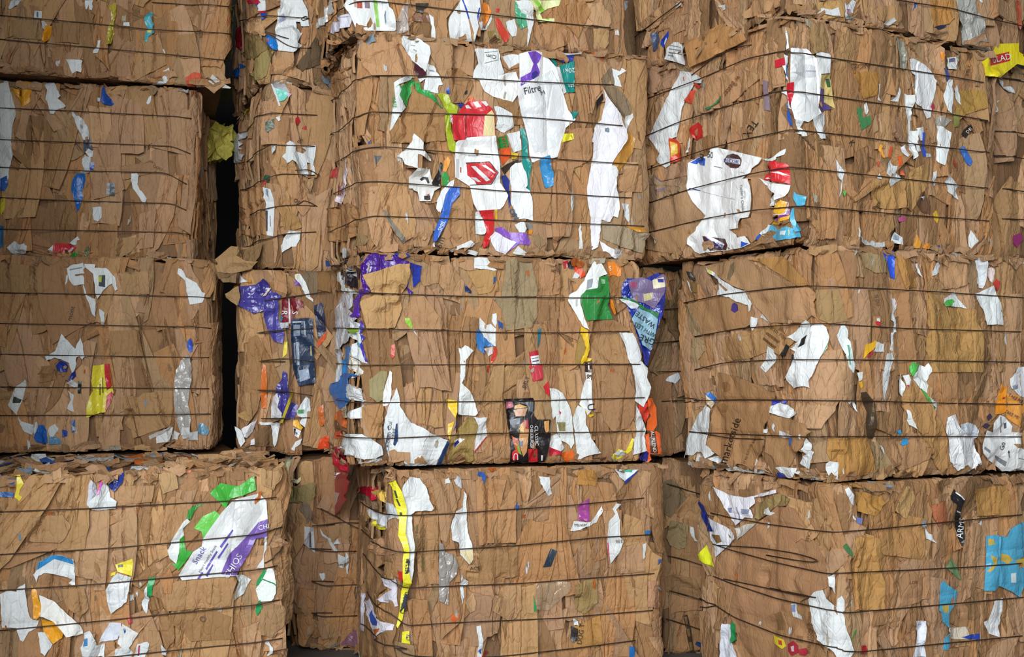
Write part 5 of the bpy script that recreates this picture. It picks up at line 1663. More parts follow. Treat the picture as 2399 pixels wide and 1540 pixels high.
ff k f0dc20 2030,480 2270,475 2270,570 2329,600 2329,720 2250,700 2060,850 1910,830 1890,720 1865,680 1960,610;c8302c 1950,615 2160,568 2172,668 1958,722
"f GLAD 2062,645 66 13 f6f4ee 0.95
@E5 R2c
c c0a078 2140,1330 2329,1080 2329,1250 2200,1400
c b08c66 2060,1240 2240,720 2329,720 2329,900 2160,1260
p e4e8ea 2060,860 2110,880 2130,940 2190,960 2225,1025 2120,1000
p w 2060,1210 2080,1140 2120,1095 2110,1190 2070,1230
k b05a3c 2120,430 2329,400 2329,560 2280,570 2270,480 2120,470
@E6 R2
c a5886a 240,680 330,480 400,480 490,560 740,480 780,600 800,640 500,720 370,790 260,720;6a6478 400,500 415,495 475,555 460,560;8a7a84 390,660 520,610 535,640 420,680
c a88466 480,400 800,300 790,380 780,480 500,550 490,480
d b08c68 320,960 360,800 780,650 880,790 985,945 880,1110 790,1190 340,1130
d b48e66 300,1310 350,1130 880,1080 780,1230 680,1370 480,1350
d b08662 1520,410 1600,360 1640,300 1700,330 1690,420 1680,490 1700,560 1770,700 1700,800 1790,860 1780,960 1690,1040 1560,1190 1500,1240 1440,1170 1350,1190 1330,1150 1380,1080 1390,970 1500,960 1515,900 1495,525 1410,525
c b58a60 150,140 240,70 320,80 360,100 470,250 390,330 280,430 220,300
p W 340,60 380,0 650,0 640,60 580,80 590,370 540,400 450,340 430,310 480,240 370,100
k d84a30 580,70 640,75 680,180 670,310 590,350;d8b840 592,105 635,130 635,230 592,270
p W 735,230 790,60 800,90 770,220
k f6f8f8 1040,180 1080,165 1630,290 1600,360 1520,410 1520,460 1400,530 1410,525 1495,525 1515,900 1500,960 1390,970 1370,1080 1240,1095 1330,1150 1350,1190 1400,1175 1440,1170 1495,1250 1380,1295 1210,1330 1060,1340 910,1365 860,1340 790,1260 810,1190 880,1110 890,1070 985,945 880,790 820,690 785,590 785,450 800,350 820,340 900,280 1000,270;4a2a28 1190,315 1220,260 1290,240 1360,265 1400,320 1390,380 1330,410 1260,400 1205,360;f0f0f8 1212,290 1375,308 1368,365 1202,335;2b5cc8 825,345 900,285 960,285 980,300 972,378 920,370 900,340 880,362;4a2a28 945,1168 1010,1175 1200,1200 1225,1270 1210,1325 1040,1338 970,1260;f0f0f8 985,1180 1010,1165 1195,1260 1165,1310;2b5cc8 1385,1285 1395,1225 1440,1240 1485,1245 1385,1290;9a9c9c 930,665 1320,760 1318,764 928,669;2a4a98 825,628 925,655 922,664 822,640;70747a 1075,380 1175,400 1173,408 1073,388;b8bcbe 1380,445 1460,462 1458,470 1378,453;d8e4e4 1495,530 1502,530 1512,900 1505,900;b08662 1345,870 1370,865 1395,900 1360,905
" SNICKERS 1288,328 42 -6 34349a 0.72
" SNICKERS 1090,1240 46 152 34349a 0.72
" 50 1045,258 72 -10 1c1c1e 0.8
" 3 945,290 80 -10 1c1c1e
" Taster's_Choice 1418,750 36 -86 5a6a68
" NESTLE 1455,700 18 -86 5a6a68
p W 1640,300 1720,290 1810,190 1830,190 1780,280 1740,320 1680,325
k d82a30 1700,340 1750,310 1830,370 1850,420 1845,560 1800,700 1810,740 1830,580 1640,530 1680,470 1700,470;f4f4f4 1715,450 1835,490 1760,440;f4f4f4 1660,520 1720,530 1690,508
p f4f6f6 1580,515 1740,570 1800,580 1840,600 1810,760 1770,850 1710,820 1770,690 1690,610
k e8b030 1785,760 1815,760 1880,850 1890,880 1850,980 1780,1040 1725,1035 1790,960 1810,870
k 8a3a9a 1830,730 1875,730 1880,850 1840,940 1790,1005 1760,1000 1830,880
" Up_n_Baking 1838,868 24 -102 f2ecf4 0.8
k 58b4d8 1630,1220 1700,1040 1750,1060 1760,1100 1850,1060 1960,1080 2040,1110 2050,1180 1750,1225;d0b050 1650,1190 1695,1090 1700,1190;d8c870 1870,1090 1900,1080 1920,1130 1890,1160;e4f0f4 1790,1110 1850,1105 1845,1155 1790,1150
k 58b4d8 2000,860 2050,850 2060,1100 2010,1120 1990,1090 2010,1000
k 58b4d8 2040,660 2090,720 2100,810 2060,830 2040,740
k 2b5cc8 1550,1200 1600,1140 1640,1150 1640,1180 1560,1210
p W 1600,1140 1690,1040 1710,1050 1640,1170
@E7 R2
c b58c58 850,500 1170,470 1190,770 1060,790 870,760
c b8905c 1240,400 1420,300 1400,560 1250,810 1190,780 1200,480
c a98258 850,1040 1000,830 1060,830 1080,1000 1000,1170 930,1170
c 7a5a42 1290,720 1380,610 1440,700 1440,840 1380,830
p W 90,0 180,0 185,40 150,45
p W 280,0 380,0 385,65 330,65
p e8ecee 485,285 530,350 565,410 555,480 550,640 540,660 550,490 500,460 500,400
k 5ab050 560,600 595,600 580,650
p W 1225,-20 1330,-20 1320,100 1345,190 1320,205 1290,120 1240,70
k 2f5ad0 1370,0 1400,0 1385,80 1410,230 1380,250 1365,170
p c8ccd0 1390,220 1440,220 1450,250 1400,260
p f0f4f4 1510,-60 1580,-60 1660,0 1640,150 1620,220 1600,340 1530,310 1510,270 1520,130
k 3a6ab8 1755,160 1800,140 1890,300 1860,345 1820,310
k f0a840 930,125 970,130 945,170 995,250 980,260 920,180
k e8602a 1030,150 1065,150 1045,260 1030,250
k e8602a 1125,240 1150,240 1155,340 1125,345
k d86848 1170,370 1195,380 1190,440 1165,430
k b05040 915,300 945,290 935,350
k b84a30 1690,270 1720,330 1715,370 1695,310
p e4e8e8 1000,420 1015,330 1040,285 1065,340 1100,350 1085,410 1130,440 1130,490 1070,520 1030,560 1015,510 1040,460
p w 895,470 925,415 940,480
p e0e4e8 1155,150 1190,120 1230,230 1210,255 1165,200
p e4e8ea 1465,480 1480,410 1515,395 1510,530 1480,550
p W 1620,600 1620,470 1640,420 1690,500 1730,550 1700,600 1735,690 1690,660
p W 1325,665 1380,655 1365,695
k f0a840 1310,1050 1350,1130 1340,1190 1275,1185
k e89838 1360,1150 1450,1130 1430,1200 1370,1190
k f0c838 1480,830 1510,800 1530,880 1520,930 1490,890
l d8dcdc 1085,1020 1160,1080 1165,1155 1070,1130;8a9aa8 1095,1040 1130,1060 1125,1110 1090,1095
p f0f4f2 1855,1000 1900,1050 1965,1160 1930,1235 1840,1170 1835,1070
p e4e8ea 2085,980 2180,1060 2210,1080 2180,1150 2130,1090
k b05080 1120,880 1180,850 1190,910 1130,915
" Pare 885,750 36 60 3a2c20
@E7 R2c
k a82a78 2300,1060 2370,1030 2390,1100 2330,1180 2300,1130
@E7 R3
p W 690,1180 710,1220 670,1260
p w 1500,1355 1530,1290 1540,1355
f c4c8c4 1910,1290 1990,1270 2050,1300 2040,1355 1920,1355
@F1 R3
c 9c845f 340,20 500,0 640,60 690,260 560,270 430,190
c b8874e 820,60 960,70 1060,440 920,460 840,200
c bd946c 1370,130 1560,30 1660,120 1680,400 1580,450 1370,470 1290,290
c b48c56 1200,480 1420,700 1500,1000 1530,1500 1220,1500
c b88f58 1440,700 1820,720 1870,980 1880,1500 1540,1500 1480,980
k 2f5ad8 600,-40 780,-30 785,200 795,340 740,320 690,120
p W 1055,150 1090,140 1145,320 1090,250
p W 1330,90 1340,180 1290,290 1250,300 1270,210
p e0e6ea 1790,100 1870,70 1940,120 1930,280 1900,460 1860,450 1820,390 1830,250
p f0dcd8 1940,230 1990,190 2030,230 2010,380 1940,300
p W 1780,520 2000,420 2030,540 2085,640 2125,910 1915,905 1880,760 1800,590;b0b4b8 2020,650 2030,650 2040,905 2030,905
k c04038 2020,390 2060,340 2100,390 2080,450 2060,490 2030,450
p W 1390,640 1410,580 1530,500 1580,590 1680,710 1490,680 1410,680;5ac058 1392,642 1430,602 1500,588 1528,620 1480,676 1412,676
p W 755,580 790,580 815,640 810,710 780,760 790,900 800,1000 760,1000 770,880 750,850 765,700;d85058 800,610 813,640 800,670
p W 745,1010 770,1000 755,1240 740,1240
p W 685,1265 745,1260 770,1330 730,1440 730,1540 700,1640 670,1780 670,1860 650,1840 630,1690 640,1540 660,1420;c0c4c8 650,1610 710,1590 712,1598 652,1618
k f0b828 405,1330 430,1150 480,1140 550,1105 550,1170 510,1220 440,1280
p W 550,1115 650,1150 645,1250 520,1240
k c03a40 440,1310 500,1230 520,1260 460,1320
k e03040 545,870 600,870 600,915 560,915
p W 555,830 590,825 590,870 555,865
k 5ac858 975,1430 1020,1365 1100,1400 1010,1550 985,1500
p eef2f0 1010,1550 1100,1410 1160,1430 1190,1380 1225,1450 1210,1620 1180,1760 1100,1700
k 5aba50 1100,1700 1180,1780 1280,1920 1280,1960 1190,1840
p W 1190,1800 1320,1870 1315,2020 1280,1940
p e4ecec 60,1040 110,920 150,905 190,980 220,1120 250,1250 285,1430 270,1510 210,1430 170,1240 100,1130;5aa888 200,1160 215,1160 235,1420 218,1400
@F3 R3
c b08660 750,830 1050,830 1250,1010 1270,1110 960,1260 850,1290 750,1130
c b88c5a 900,180 990,170 1180,420 1330,610 1420,880 1430,1260 1380,1320 1290,1250 1170,960 910,500
c b8884c 20,880 420,880 500,1100 540,1310 220,1390 0,1390
c 9c8460 480,950 590,900 700,1130 780,1300 660,1395 560,1370
p f0f2ee 830,300 840,180 870,80 890,130 910,250 890,370
p W 900,110 965,95 975,160 930,260 915,220;c84048 918,222 948,222 938,255 918,255
k 4a3a28 360,320 430,310 500,400 550,480 540,600 560,700 540,860 490,900 450,880 430,700 440,560 380,440;7a6848 500,500 530,510 525,570 505,560;7a6848 490,620 520,620 520,660 495,660
p W 335,70 390,60 380,170 350,180
k f0b830 340,190 380,180 390,240 370,270
p W 220,400 290,440 320,560 290,500
p W 915,530 950,540 1000,680 1050,780 980,720 940,630
k 3aa0d8 810,800 850,780 860,820 830,850
k 3aa0d8 870,900 930,880 940,950 880,980 850,960
p W 590,980 610,975 650,1060 640,1095
b d8e0ea 1580,720 1680,690 1780,720 1830,800 1790,900 1770,980 1700,870 1630,840
b f4f6f8 1410,620 1520,590 1540,720 1640,850 1720,880 1840,1180 1820,1220 1780,1200 1790,1290 1690,1360 1600,1360 1520,1260 1500,1240 1450,1180 1420,900 1385,820
k 3a2f48 1940,620 1980,580 2000,620 1960,670
k 3a2f48 1895,740 1930,700 1970,720 1930,770
p e8eaee 2225,150 2290,60 2320,0 2400,0 2400,380 2340,370 2240,260;8a94a8 2250,240 2310,220 2315,270 2260,290
k f09828 2110,215 2190,260 2170,400 2180,560 2100,590 2040,590 2060,450 2090,330;a84a3a 2130,380 2165,370 2160,400 2128,405
k e8a048 2180,330 2330,360 2400,480 2400,560 2350,620 2340,750 2190,640 2160,560 2200,470
" TAKE_ME! 2270,395 42 -30 3a2f60 0.8
" TAKE_ME! 2225,595 40 -28 3a2f60 0.8
k f4f6f6 1920,790 2000,820 2010,700 2080,600 2130,620 2230,740 2220,810 2350,820 2330,990 2400,1050 2400,1290 2340,1330 2150,1340 2080,1270 1940,1160 1880,1080 1870,980;8a9096 2012,1092 2160,1182 2145,1240 2007,1140;8a9096 1888,985 1960,1040 1955,1080 1882,1022;3a3e42 2182,1070 2194,1070 2194,1130 2182,1130;3a3e42 2188,1035 2205,1070 2170,1070;b08860 2240,960 2320,955 2380,1010 2300,1010;70767c 2300,1130 2390,1150 2390,1160 2300,1140;70767c 2280,1260 2390,1290 2390,1310 2280,1290;70767c 2080,620 2095,620 2095,820 2080,820;5a6066 2130,700 2160,690 2160,760 2130,770
" Go 2098,985 56 80 3a3e42
@F3 R3
" ESTE_LADO_HA 2008,170 30 88 7a5a30
@F1 R3
" G_DU 565,600 40 -82 4a3c34
" 12 1030,840 36 5 4a3c30
@E8 R3
d b2844e 960,90 1360,50 1600,300 1650,380 1530,385 1100,110
d b08a64 480,170 660,120 850,90 960,90 1530,380 1000,450 800,380 660,290 530,230;7a684e 770,150 820,110 820,220 780,330 745,310
d b48c66 1000,450 1640,400 1700,700 1600,800 1230,800 1050,600
d ab825a 290,590 660,490 760,500 1000,600 1040,680 1000,820 950,860 460,930 330,700;4a3a78 790,590 820,570 855,600 860,660 820,690 780,660
c b0885c 700,960 1000,870 1240,840 1430,960 1480,1010 1330,1160 1280,1140 1200,1060 1180,1120 1000,1200 700,1230;7a5a38 1185,900 1325,1010 1305,1035 1165,925;6f5030 1140,960 1290,1070 1275,1095 1125,985
" SLICED_TOM 1300,905 32 -40 6a4c2c
c b48a64 40,320 100,240 230,240 280,480 300,570 250,590 150,480
c a58a66 250,600 300,600 450,860 440,950 380,960 330,900
c a88c68 340,980 450,960 470,1120 400,1220 420,1300 390,1330 340,1250 330,1140
c b88c64 1580,430 1660,390 1720,480 1700,560 1740,740 1790,800 1700,720 1620,580
c a5865c 1730,430 2000,420 2100,780 1900,810 1770,760
p W 535,175 600,220 670,265 700,320 840,400 950,440 990,500 1040,580 1005,670 990,600 860,560 780,510 650,490 655,350 670,310 590,260 540,230;d8d860 548,192 600,218 600,250 560,240
c a88058 665,350 755,430 740,440 660,370
k 38342e 270,220 320,230 350,320 310,320
k 7a6038 330,340 380,360 390,460 340,460
p W 280,320 300,340 340,460 310,420
l W 1010,730 1075,750 1060,840 1030,890 1000,830
p W 1130,700 1225,810 1100,735
k 222622 1330,1160 1400,1040 1435,1065 1370,1175
k 222622 1450,1160 1490,1160 1480,1250 1450,1290
l W 1195,1060 1260,1100 1285,1180 1270,1240 1165,1360 1105,1300 1160,1210;5a5a5a 1205,1150 1240,1200 1237,1203 1202,1153;5a5a5a 1170,1220 1205,1270 1202,1273 1167,1223;5a5a5a 1130,1290 1160,1330 1157,1333 1127,1293
p W 1425,960 1560,840 1630,770 1670,820 1650,900 1560,1000 1500,1010
p eef2f2 1480,1090 1560,1000 1700,830 1780,800 1840,850 1890,960 1860,1080 1790,1180 1750,1260 1730,1300 1690,1400 1660,1450 1670,1530 1580,1510 1500,1540 1430,1480 1400,1410 1500,1200 1510,1130 1460,1080;222622 1590,980 1650,930 1620,1040 1550,1080;3a8a48 1868,1025 1885,1020 1830,1120 1800,1160;c8cccc 1690,900 1700,895 1640,1280 1630,1280
@F2 R3
d b0875e 1200,540 1420,580 1600,640 1660,730 1640,790 1560,920 1420,1140 1290,1100 1240,1000 1160,960
d ad835a 630,290 640,60 860,120 1060,190 1280,310 1270,480 1220,530 1160,800 1130,950 1020,1160 920,1100 870,1080 820,1130 760,1100 600,950 500,880 550,700 590,480 620,380;987048 685,180 740,165 790,200 780,270 720,280 680,230;987048 650,420 710,405 755,440 740,510 690,520 655,480;6a4c34 765,1040 870,705 875,707 770,1042
" marketside 790,830 84 72 2a1c12
" 27_SES_SUSTI_OF_BABY 1005,935 24 66 5a3c26
" PERISHABLE 580,715 22 75 5a3c26
p W 500,430 580,480 550,680 510,880 560,900 640,970 500,1030 460,960 400,950 350,1000 270,990 190,1020 270,850 350,680 410,550
p f0e0c0 490,310 600,390 590,460 490,400
k 3a78c8 495,290 520,285 620,360 605,400 580,380 490,310
p W 240,1050 330,1080 380,1080 400,980 470,990 470,1080 440,1150 300,1140
p W 530,1030 650,1000 770,1110 800,1180 700,1170 600,1110
k 3a90c0 565,1130 640,1100 620,1200 590,1190
k 3a4aa8 470,1150 520,1150 500,1190
q W 750,1130 870,1110 920,1150 1040,1180 1090,1030 1090,1130 1150,1120 1190,1240 1080,1220 940,1200 810,1225
p W 1270,1130 1340,1120 1490,1140 1470,1280 1400,1240
k 2a4ab8 1300,1190 1340,1190 1440,1290 1420,1310 1310,1230
p W 1570,930 1620,850 1660,800 1640,940 1690,960 1650,1150 1520,1090 1590,980
q W 1490,1180 1650,1160 1660,1230 1850,1280 1850,1300 1580,1280
p W 1900,1130 1940,1060 2000,1070 1980,1280 1920,1250 1780,1250 1890,1240
k 3a48b8 1255,370 1380,370 1380,420 1340,400 1260,430
p W 1255,440 1340,400 1430,450 1510,520 1440,580 1320,550 1230,510 1240,450
p W 1335,715 1400,740 1490,780 1400,805 1330,780
p W 1190,700 1220,695 1220,745 1185,740
@F2 R3b
p e0e6ea 50,150 90,100 200,65 215,130 160,185 60,160
@E8 R3b
c b8a080 130,950 200,930 215,1050 140,1060
c 8a6e4c 30,520 240,600 320,900 340,1150 200,1100 60,800
@F4 R4
d b08560 480,720 650,540 830,395 1000,240 1130,260 1240,420 1400,700 1420,940 1280,1020 1200,1060 900,1200 650,1350 600,1180 540,960
d a9805a 650,1350 880,1210 1180,1060 1290,1090 1330,1400 1440,1560 700,1560 650,1440;8a6844 1000,1165 1045,1145 1050,1310 1000,1310;8a6844 1250,1250 1310,1250 1310,1262 1250,1262;8a6844 1170,1350 1230,1360 1230,1420 1165,1410
c a07a54 330,60 450,80 560,250 630,420 560,400 400,280 330,200
c 9c8458 810,230 1000,140 1100,180 1080,240 1000,240 830,380 790,345
p f0f0f8 450,75 600,150 740,170 990,100 1000,130 800,170 810,220 760,260 800,320 790,345 720,340 640,410 560,250;8a94b8 585,262 618,254 608,300 592,298;9aa4c0 690,265 765,272 758,312 695,312;8a94b8 650,250 658,250 690,390 682,392
p dcd8cc 630,430 750,395 830,390 650,540
p eceef4 400,340 600,440 650,520 570,600 470,680 450,590 420,500 410,470;8a6a44 430,485 500,492 518,550 480,565;8a6a44 575,480 600,500 608,520 585,510
b 2a3888 320,200 370,240 400,330 460,460 410,460 350,350 310,270
k ecf030 310,660 375,580 400,660 440,765 370,740 320,710
p W 900,270 930,255 950,290 985,300 940,325 895,305
c b88e66 1170,560 1260,420 1320,330 1400,280 1400,350 1330,500 1280,550 1220,520
" CASE 1275,500 30 250 6a4a2c
p W 1430,850 1480,830 1490,1000 1440,930
p W 1280,1040 1320,980 1400,960 1420,1040 1560,1170 1600,1290 1620,1400 1650,1500 1600,1560 1480,1560 1440,1470 1360,1390 1310,1240
p W 1510,1040 1550,1010 1575,1060 1570,1140 1540,1160 1500,1120
l W 1140,1080 1180,1075 1180,1160 1220,1190 1220,1220 1150,1190;8a98c0 1142,1088 1175,1085 1170,1150 1142,1150
k ecd838 970,1350 1050,1390 1070,1450 1040,1470 980,1420;c8503a 1010,1390 1040,1400 1045,1440 1015,1430
k b03040 1090,1430 1140,1400 1190,1440 1190,1500 1130,1530 1090,1490;e8d8dc 1120,1450 1150,1440 1155,1490 1125,1490
k b03040 1200,1470 1250,1460 1270,1500 1240,1530 1200,1520
p e0e4ee 520,1250 600,1260 610,1400 660,1560 500,1560 510,1380
k 2a8a50 605,1230 640,1260 640,1390 610,1420
@F5 R4
c b48648 220,120 420,150 460,220 370,330 230,290
c b88a52 0,0 430,0 450,100 300,90 100,60
c b88a58 390,590 480,290 790,350 790,660 760,700 440,660
c c09a66 540,290 640,70 690,80 720,180 620,350
c b8714e 870,240 980,200 1000,380 920,420 880,330
c bd8f56 200,520 300,480 400,520 440,800 450,1130 210,1140 190,900
c b08660 580,870 640,810 830,790 840,1030 740,1070 600,1110
c b58850 1230,100 1500,60 1530,200 1500,320 1260,330
p e8ecf0 115,100 140,80 185,150 185,240 160,210
p W 190,305 220,370 200,360
k 6a78b0 220,340 270,350 260,400 225,390
p e8ecee 795,430 830,480 870,490 905,560 800,520
k 1c1a1e 1030,150 1060,100 1145,190 1130,230 1100,320 1150,400 1145,500 1130,590 1090,500 1065,420 1060,330 1080,240 1040,190;e8e8e8 1080,120 1140,185 1135,195 1075,132;e8e8e8 1070,280 1140,310 1138,320 1068,292
" ARMS 1103,430 50 82 f2f2f2
k 58b0d4 1320,500 1400,490 1500,510 1530,440 1600,390 1646,380 1646,900 1600,1025 1540,980 1430,930 1390,970 1305,970 1320,740;d0b050 1350,660 1410,690 1400,760 1350,810 1325,800 1380,740;d0b050 1440,650 1500,660 1540,700 1500,740 1440,710;d0b050 1335,520 1380,530 1390,570 1335,580;d0b050 1560,710 1640,680 1640,770 1600,760;d8e8ec 1525,820 1570,815 1570,900 1525,900
p f0f2f4 1400,1060 1470,1030 1460,1180 1420,1280 1440,1370 1350,1340 1300,1240 1350,1220
k 5ab4d8 930,920 950,885 1000,930 1070,970 1050,1080 1000,1170 1000,1290 950,1240 940,1160 920,1140;d0b050 935,1110 995,1085 995,1155 960,1160
k 5ab4d8 970,1380 1020,1340 1030,1400 1000,1480 960,1480
l e8ecf4 725,1230 820,1235 805,1400 810,1540 700,1540 735,1390;9aa0b4 740,1260 800,1262 800,1268 740,1266
c ddd0bc 1010,1290 1180,1280 1180,1390 1030,1390
k 2a48b0 1115,1370 1180,1350 1270,1340 1270,1390 1180,1390
k 4a7a4a 95,590 130,565 175,640 175,690
k 6a8a60 990,770 1040,690 1090,760 1110,880 1060,840
k 5aae50 160,1400 220,1305 215,1340 165,1410
k b82830 255,1450 300,1445 310,1500 260,1520
@E5 R2
" NOZS 545,715 52 182 5a4428
@E7 R2
" K 640,110 60 -50 3a2c20
@F5 R4
" LOB 700,900 26 5 7a4a34
@F4 R4
" DOS_6_STORE_DOWN 1262,1330 26 88 6a4a2c
" PRODUCT 1290,1340 26 88 6a4a2c
"""

# ------------------------------------------------------------------ the bales
G0 = 'stacked cardboard bales'
SPEC = [  # key, px, depth, width, turn, length, z0, z1, corner, label
    ('L4', 660, 4.20, 1.15, 20, 1.8, 0.0, 0.815, 'r', 'bale at the foot of the set-back stack, with a big white, purple and green carton'),
    ('L3', 495, 5.00, 1.30, 13, 1.0, 0.83, 1.635, 'r', 'dim bale set back on the bottom one, with a yellow and red carton strip'),
    ('L2', 443, 5.15, 1.30, 10, 1.0, 1.645, 2.405, 'r', 'shaded bale with a long blue scrap and a pale sheet down its far end'),
    ('L1', 525, 5.15, 1.40, 17, 1.0, 2.415, 3.2, 'r', 'shaded topmost bale with a small orange carton scrap, beside the black gap'),
    ('M4', 928, 4.20, 1.016, 17, 0.72, 0.0, 0.805, 'l', 'bale on the ground with a long yellow lettered strip near its corner'),
    ('M3', 848, 4.30, 1.085, 15, 0.72, 0.815, 1.590, 'l', 'central bale with a purple bag, a green carton and a black burger box'),
    ('M2', 848, 4.30, 1.12, 17, 0.72, 1.600, 2.405, 'l', 'central bale with large white cartons and a red striped shield'),
    ('M1', 812, 4.33, 1.12, 17, 0.72, 2.415, 3.2, 'l', 'topmost central bale with a white leaflet that has a green stripe'),
    ('M4b', 700, 4.88, 0.90, 13, 1.0, 0.0, 0.80, 'l', 'recessed ground bale with a barcode label, behind the yellow strip bale'),
    ('M3b', 580, 4.93, 0.90, 13, 1.0, 0.81, 1.585, 'l', 'recessed bale with indigo paper and a navy box, beside the dark gap'),
    ('M2b', 622, 5.00, 0.90, 20, 1.0, 1.595, 2.40, 'l', 'recessed bale with a tall white barcode label and torn white paper'),
    ('M1b', 600, 5.05, 0.90, 20, 0.85, 2.41, 3.2, 'l', 'recessed topmost bale with a big crumpled white sheet'),
    ('R4', 1960, 3.95, 1.25, 28, 0.77, 0.0, 0.778, 'l', 'ground bale with a huge bare brown board on its turned side'),
    ('R3', 1925, 4.00, 1.25, 28, 0.78, 0.788, 1.590, 'l', 'bale with a lettered brown board and a puffy white bag near the bottom'),
    ('R2', 1855, 4.05, 1.00, 28, 1.00, 1.600, 2.40, 'l', 'bale with the large white candy carton on its turned side'),
    ('R1', 1860, 4.05, 1.25, 28, 1.00, 2.41, 3.2, 'l', 'topmost bale of brown board with a grey plastic film hanging from it'),
    ('R4b', 1545, 4.85, 0.60, 5, 0.8, 0.0, 0.80, 'l', 'dark ground bale in the recess beside the huge brown board'),
    ('R3b', 1520, 4.85, 0.55, 28, 0.8, 0.81, 1.585, 'l', 'dark bale in the recess beside the blue bag'),
    ('R1b', 1440, 5.02, 0.45, 28, 0.8, 2.40, 3.2, 'l', 'dark topmost bale in the recess between two lit topmost bales'),
    ('R2c', 2345, 4.68, 1.0, 28, 0.8, 1.600, 2.40, 'l', 'bale cut by the frame edge with a bright yellow carton'),
]
for i, (k, px, Y, W_, rot, D_, z0, z1, corner, lab) in enumerate(SPEC):
    b = Bale(k, px, Y, W_, rot, D_, z0, z1, 11 + 13 * i, corner)
    b.root = bpy.data.objects.new('cardboard_bale', None)
    b.base = b.o + b.ex * b.W / 2 + b.ey * b.D / 2
    b.root.location = b.base
    b.root.empty_display_size = 0.2
    b.root['label'], b.root['category'], b.root['group'] = lab, 'bale', G0
    COL.objects.link(b.root)

WIRE_PX = []
for ln in WIRES.strip().splitlines():
    k, *pts = ln.split()
    pts = np.array([[float(v) for v in p.split(',')] for p in pts])
    WIRE_PX.append((k, pts))
    BALES[k].wz.append(float(np.mean(BALES[k].cast(pts)[:, 1])))

NSHEET = dict(L4=88, L3=88, L2=88, L1=70, M4=70, M3=65, M2=60, M1=45, M4b=45, M3b=40, M2b=45, M1b=30, R4=85, R3=85, R2=80, R1=60, R4b=25, R3b=25, R1b=12, R2c=30)
for k, b in BALES.items():
    body(b)
    random_sheets(b, int(NSHEET[k] * 0.9) + 8, 1.15, True)
    random_sheets(b, NSHEET[k])

REG = {}
for s in REGIONS.split():
    n, x0, y0, sc = s.split(',')
    REG[n] = (float(x0), float(y0), float(sc))
NAMED = {'W': 'e3e7e7', 'w': 'dadfe0', 'v': 'cacfd0'}


def hexcol(c):
    return NAMED.get(c, c)


HUES = [('white', 'ecefef'), ('grey', 'a0a09c'), ('black', '1e1c1e'), ('red', 'c8303a'), ('orange', 'e07a2c'), ('yellow', 'ecd83a'), ('green', '3a9a48'), ('teal', '1d9088'),
        ('pale blue', '78b4d4'), ('blue', '2f60b8'), ('navy', '26345c'), ('purple', '5f3aa0'), ('pink', 'd878b8'), ('brown', '8a6440'), ('cream', 'ece4c4'), ('dark brown', '4a3626')]


def hue(c):
    v = np.array([int(c[i:i + 2], 16) for i in (0, 2, 4)], float)
    return min(HUES, key=lambda h: np.sum((v - [int(h[1][i:i + 2], 16) for i in (0, 2, 4)]) ** 2))[0]


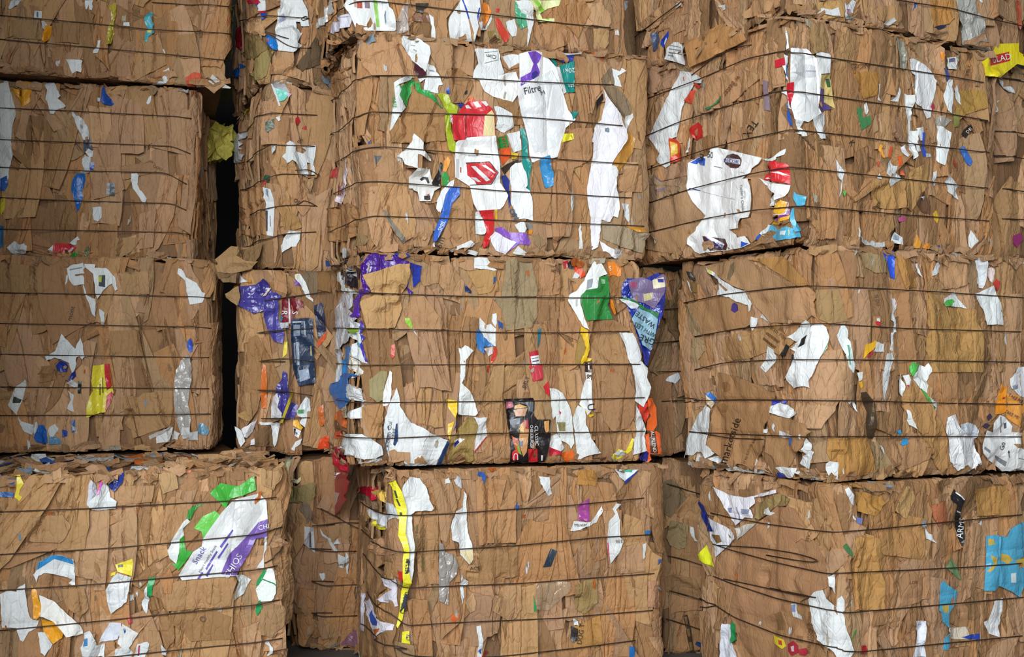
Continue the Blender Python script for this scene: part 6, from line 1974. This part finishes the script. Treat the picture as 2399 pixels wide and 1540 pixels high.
LAB = {'p': 'torn {} paper', 'f': '{} plastic film', 'k': '{} printed carton', 'b': '{} plastic bag', 't': 'clear tape', 'l': '{} sticker label', 'q': 'crumpled {} paper'}
reg, bale, last = None, None, None
nseed = 0
for ln in TRACED.strip().splitlines():
    if ln[0] == '@':
        n, k = ln[1:].split()
        reg, bale, last = REG[n], BALES[k], None
        bale.smooth()
        continue
    if ln[0] == '"':
        w = ln.split()
        flat = w[0][1:] or None
        x, y = (float(v) for v in w[2].split(','))
        lettering(bale, last if last is not None else bale.root, w[1].replace('_', ' '), (reg[0] + x / reg[2], reg[1] + y / reg[2]),
                  float(w[3]) / reg[2], float(w[4]), w[5], flat, float(w[6]) if len(w) > 6 else 1.0)
        continue
    secs = ln.split(';')
    head = secs[0].split()
    flat = None
    if head[0] in ('ff', 'fl', 'fr'):
        flat = head[0][1]
        head = head[1:]
    kind, col, pts = head[0], hexcol(head[1]), head[2:]

    def poly(ps):
        p = np.array([[float(v) for v in q.split(',')] for q in ps])
        return np.stack([reg[0] + p[:, 0] / reg[2], reg[1] + p[:, 1] / reg[2]], 1)
    px = resample(poly(pts), 9.0, 0.0)
    nseed += 1
    jag = 0.0 if kind in 'lk' else 0.55
    px = px + rng.normal(0, jag, px.shape)
    outline = bale.from_px(px, None, flat)
    if flat is None:
        outline[:, 1] = np.clip(outline[:, 1], -0.03, bale.H + 0.03)
    ov, oc = [], []
    for s in secs[1:]:
        q = s.split()
        ov.append(bale.from_px(resample(poly(q[1:]), 12.0), None, flat))
        oc.append(lin(hexcol(q[0])))
    name, mat, depth = KIND[kind]
    crk = {'d': 0.0015, 'c': 0.004, 'p': 0.003, 'k': 0.002, 'f': 0.007, 'b': 0.011, 't': 0.003, 'l': 0.001, 'q': 0.012}[kind]
    area = abs(np.sum(px[:, 0] * np.roll(px[:, 1], -1) - np.roll(px[:, 0], -1) * px[:, 1])) / 2
    crk *= min(1.0, 0.35 + area / 6000)
    step = 0.011 if area < 9000 else 0.014
    fn = drape(bale, outline, crk, nseed % 190, {'c': 2, 'd': 6}.get(kind, 4 if area > 2500 else 2),
               lift=0.0015 + (0.02 if flat == 'l' else 0) + (0.003 if kind in 'kpfbql' and area > 2500 else 0))
    props = {} if kind in 'cd' else {'label': LAB[kind].format(hue(col))}
    lo, hi = outline.min(0), outline.max(0)
    w_, h_ = hi - lo
    extra = None
    ncr = {'d': 0.6, 'c': 3, 'p': 1, 'k': 1, 'f': 2, 'b': 3, 'q': 3}.get(kind, 0)
    if ncr and area > 2500 and flat is None:
        ncr = int(round(ncr * min(2.2, max(0.6, area / 15000))))
        ang_ = bale.rng.normal(0, 0.12) + (math.pi / 2 if w_ > 2.2 * h_ else 0)
        big = (0.002, 0.0065) if kind in 'cbq' else (0.001, 0.003)
        extra, gr = make_creases(bale.rng, *((lo + hi) / 2), (h_ if w_ > 2.2 * h_ else w_), (w_ if w_ > 2.2 * h_ else h_), ang_, ncr, *big, step=0.0035)
        fn0 = fn

        def fn(s, z, fn0=fn0, gr=gr):
            return fn0(s, z) + gr(s, z)
    if extra is not None:
        i0, i1, j0, j1 = bale.cells(lo, hi)
        gs, gz = np.meshgrid(np.arange(i0, i1) * GRID - bale.D, np.arange(j0, j1) * GRID - 0.05, indexing='ij')
        ins = in_poly(np.stack([gs.ravel(), gz.ravel()], 1), outline).reshape(gs.shape)
        A = bale.G[i0:i1, j0:j1]
        A[ins] = A[ins] + np.maximum(0, gr(gs[ins], gz[ins]))
    o = lay_sheet(bale, name, outline, fn, lin(col), MAT[mat], step, depth, ov, oc, flat, extra, **props)
    last = o if o is not None else last

for b in BALES.values():
    b.smooth()
for k, pts in WIRE_PX:
    wire(BALES[k], pts)
NFRAG = dict(L4=140, L3=120, L2=120, L1=90, M4=140, M3=140, M2=140, M1=80, R4=160, R3=160, R2=160, R1=110)
for k, b in BALES.items():
    fragments(b, NFRAG.get(k, 45), 160 if k == 'L4' else 0)


def crumpled_lump(name, c, size, seed, tint, mat, **props):
    """a balled-up sheet: creased leaves folded over one another."""
    q = np.random.default_rng(seed)
    V, F = [], []
    for k in range(34):
        n = q.normal(0, 1, 3) + [0, -0.8, 0.2]
        n /= np.linalg.norm(n)
        t1 = np.cross(n, q.normal(0, 1, 3))
        t1 /= np.linalg.norm(t1)
        t2 = np.cross(n, t1)
        p = n * size * q.uniform(0.35, 0.8) * [0.9, 1, 1.15]
        w, h = size * q.uniform(0.5, 1.1, 2)
        i0 = len(V)
        b1, b2 = q.normal(0, 7, 2)
        cr = q.normal(0, 1, (2, 3))
        for i in range(7):
            for j in range(7):
                u, v = (i / 6 - 0.5) * w, (j / 6 - 0.5) * h
                fold = 0.25 * abs(cr[0, 0] * u + cr[0, 1] * v + 0.01 * cr[0, 2]) - 0.25 * abs(cr[1, 0] * u + cr[1, 1] * v + 0.01 * cr[1, 2])
                V.append(p + t1 * u * (1 + q.normal(0, 0.05)) + t2 * v + n * (b1 * u * u + b2 * v * v + fold))
        for i in range(6):
            for j in range(6):
                a = i0 + i * 7 + j
                F.append((a, a + 7, a + 8, a + 1))
    V = np.array(V)
    V = np.clip(V, [-0.095, -0.13, -0.14], [0.095, 0.13, 0.14])
    o = obj(name, make_mesh(name, V, F, tint), mat, None, **props)
    o.location = c
    return o


crumpled_lump('crumpled_plastic_sheet', (-1.475, 5.85, 2.28), 0.12, 5, lin('d2c660'), MAT['paper'],
              label='crumpled yellow plastic sheet wedged in the dark gap between two bales', category='plastic sheet')
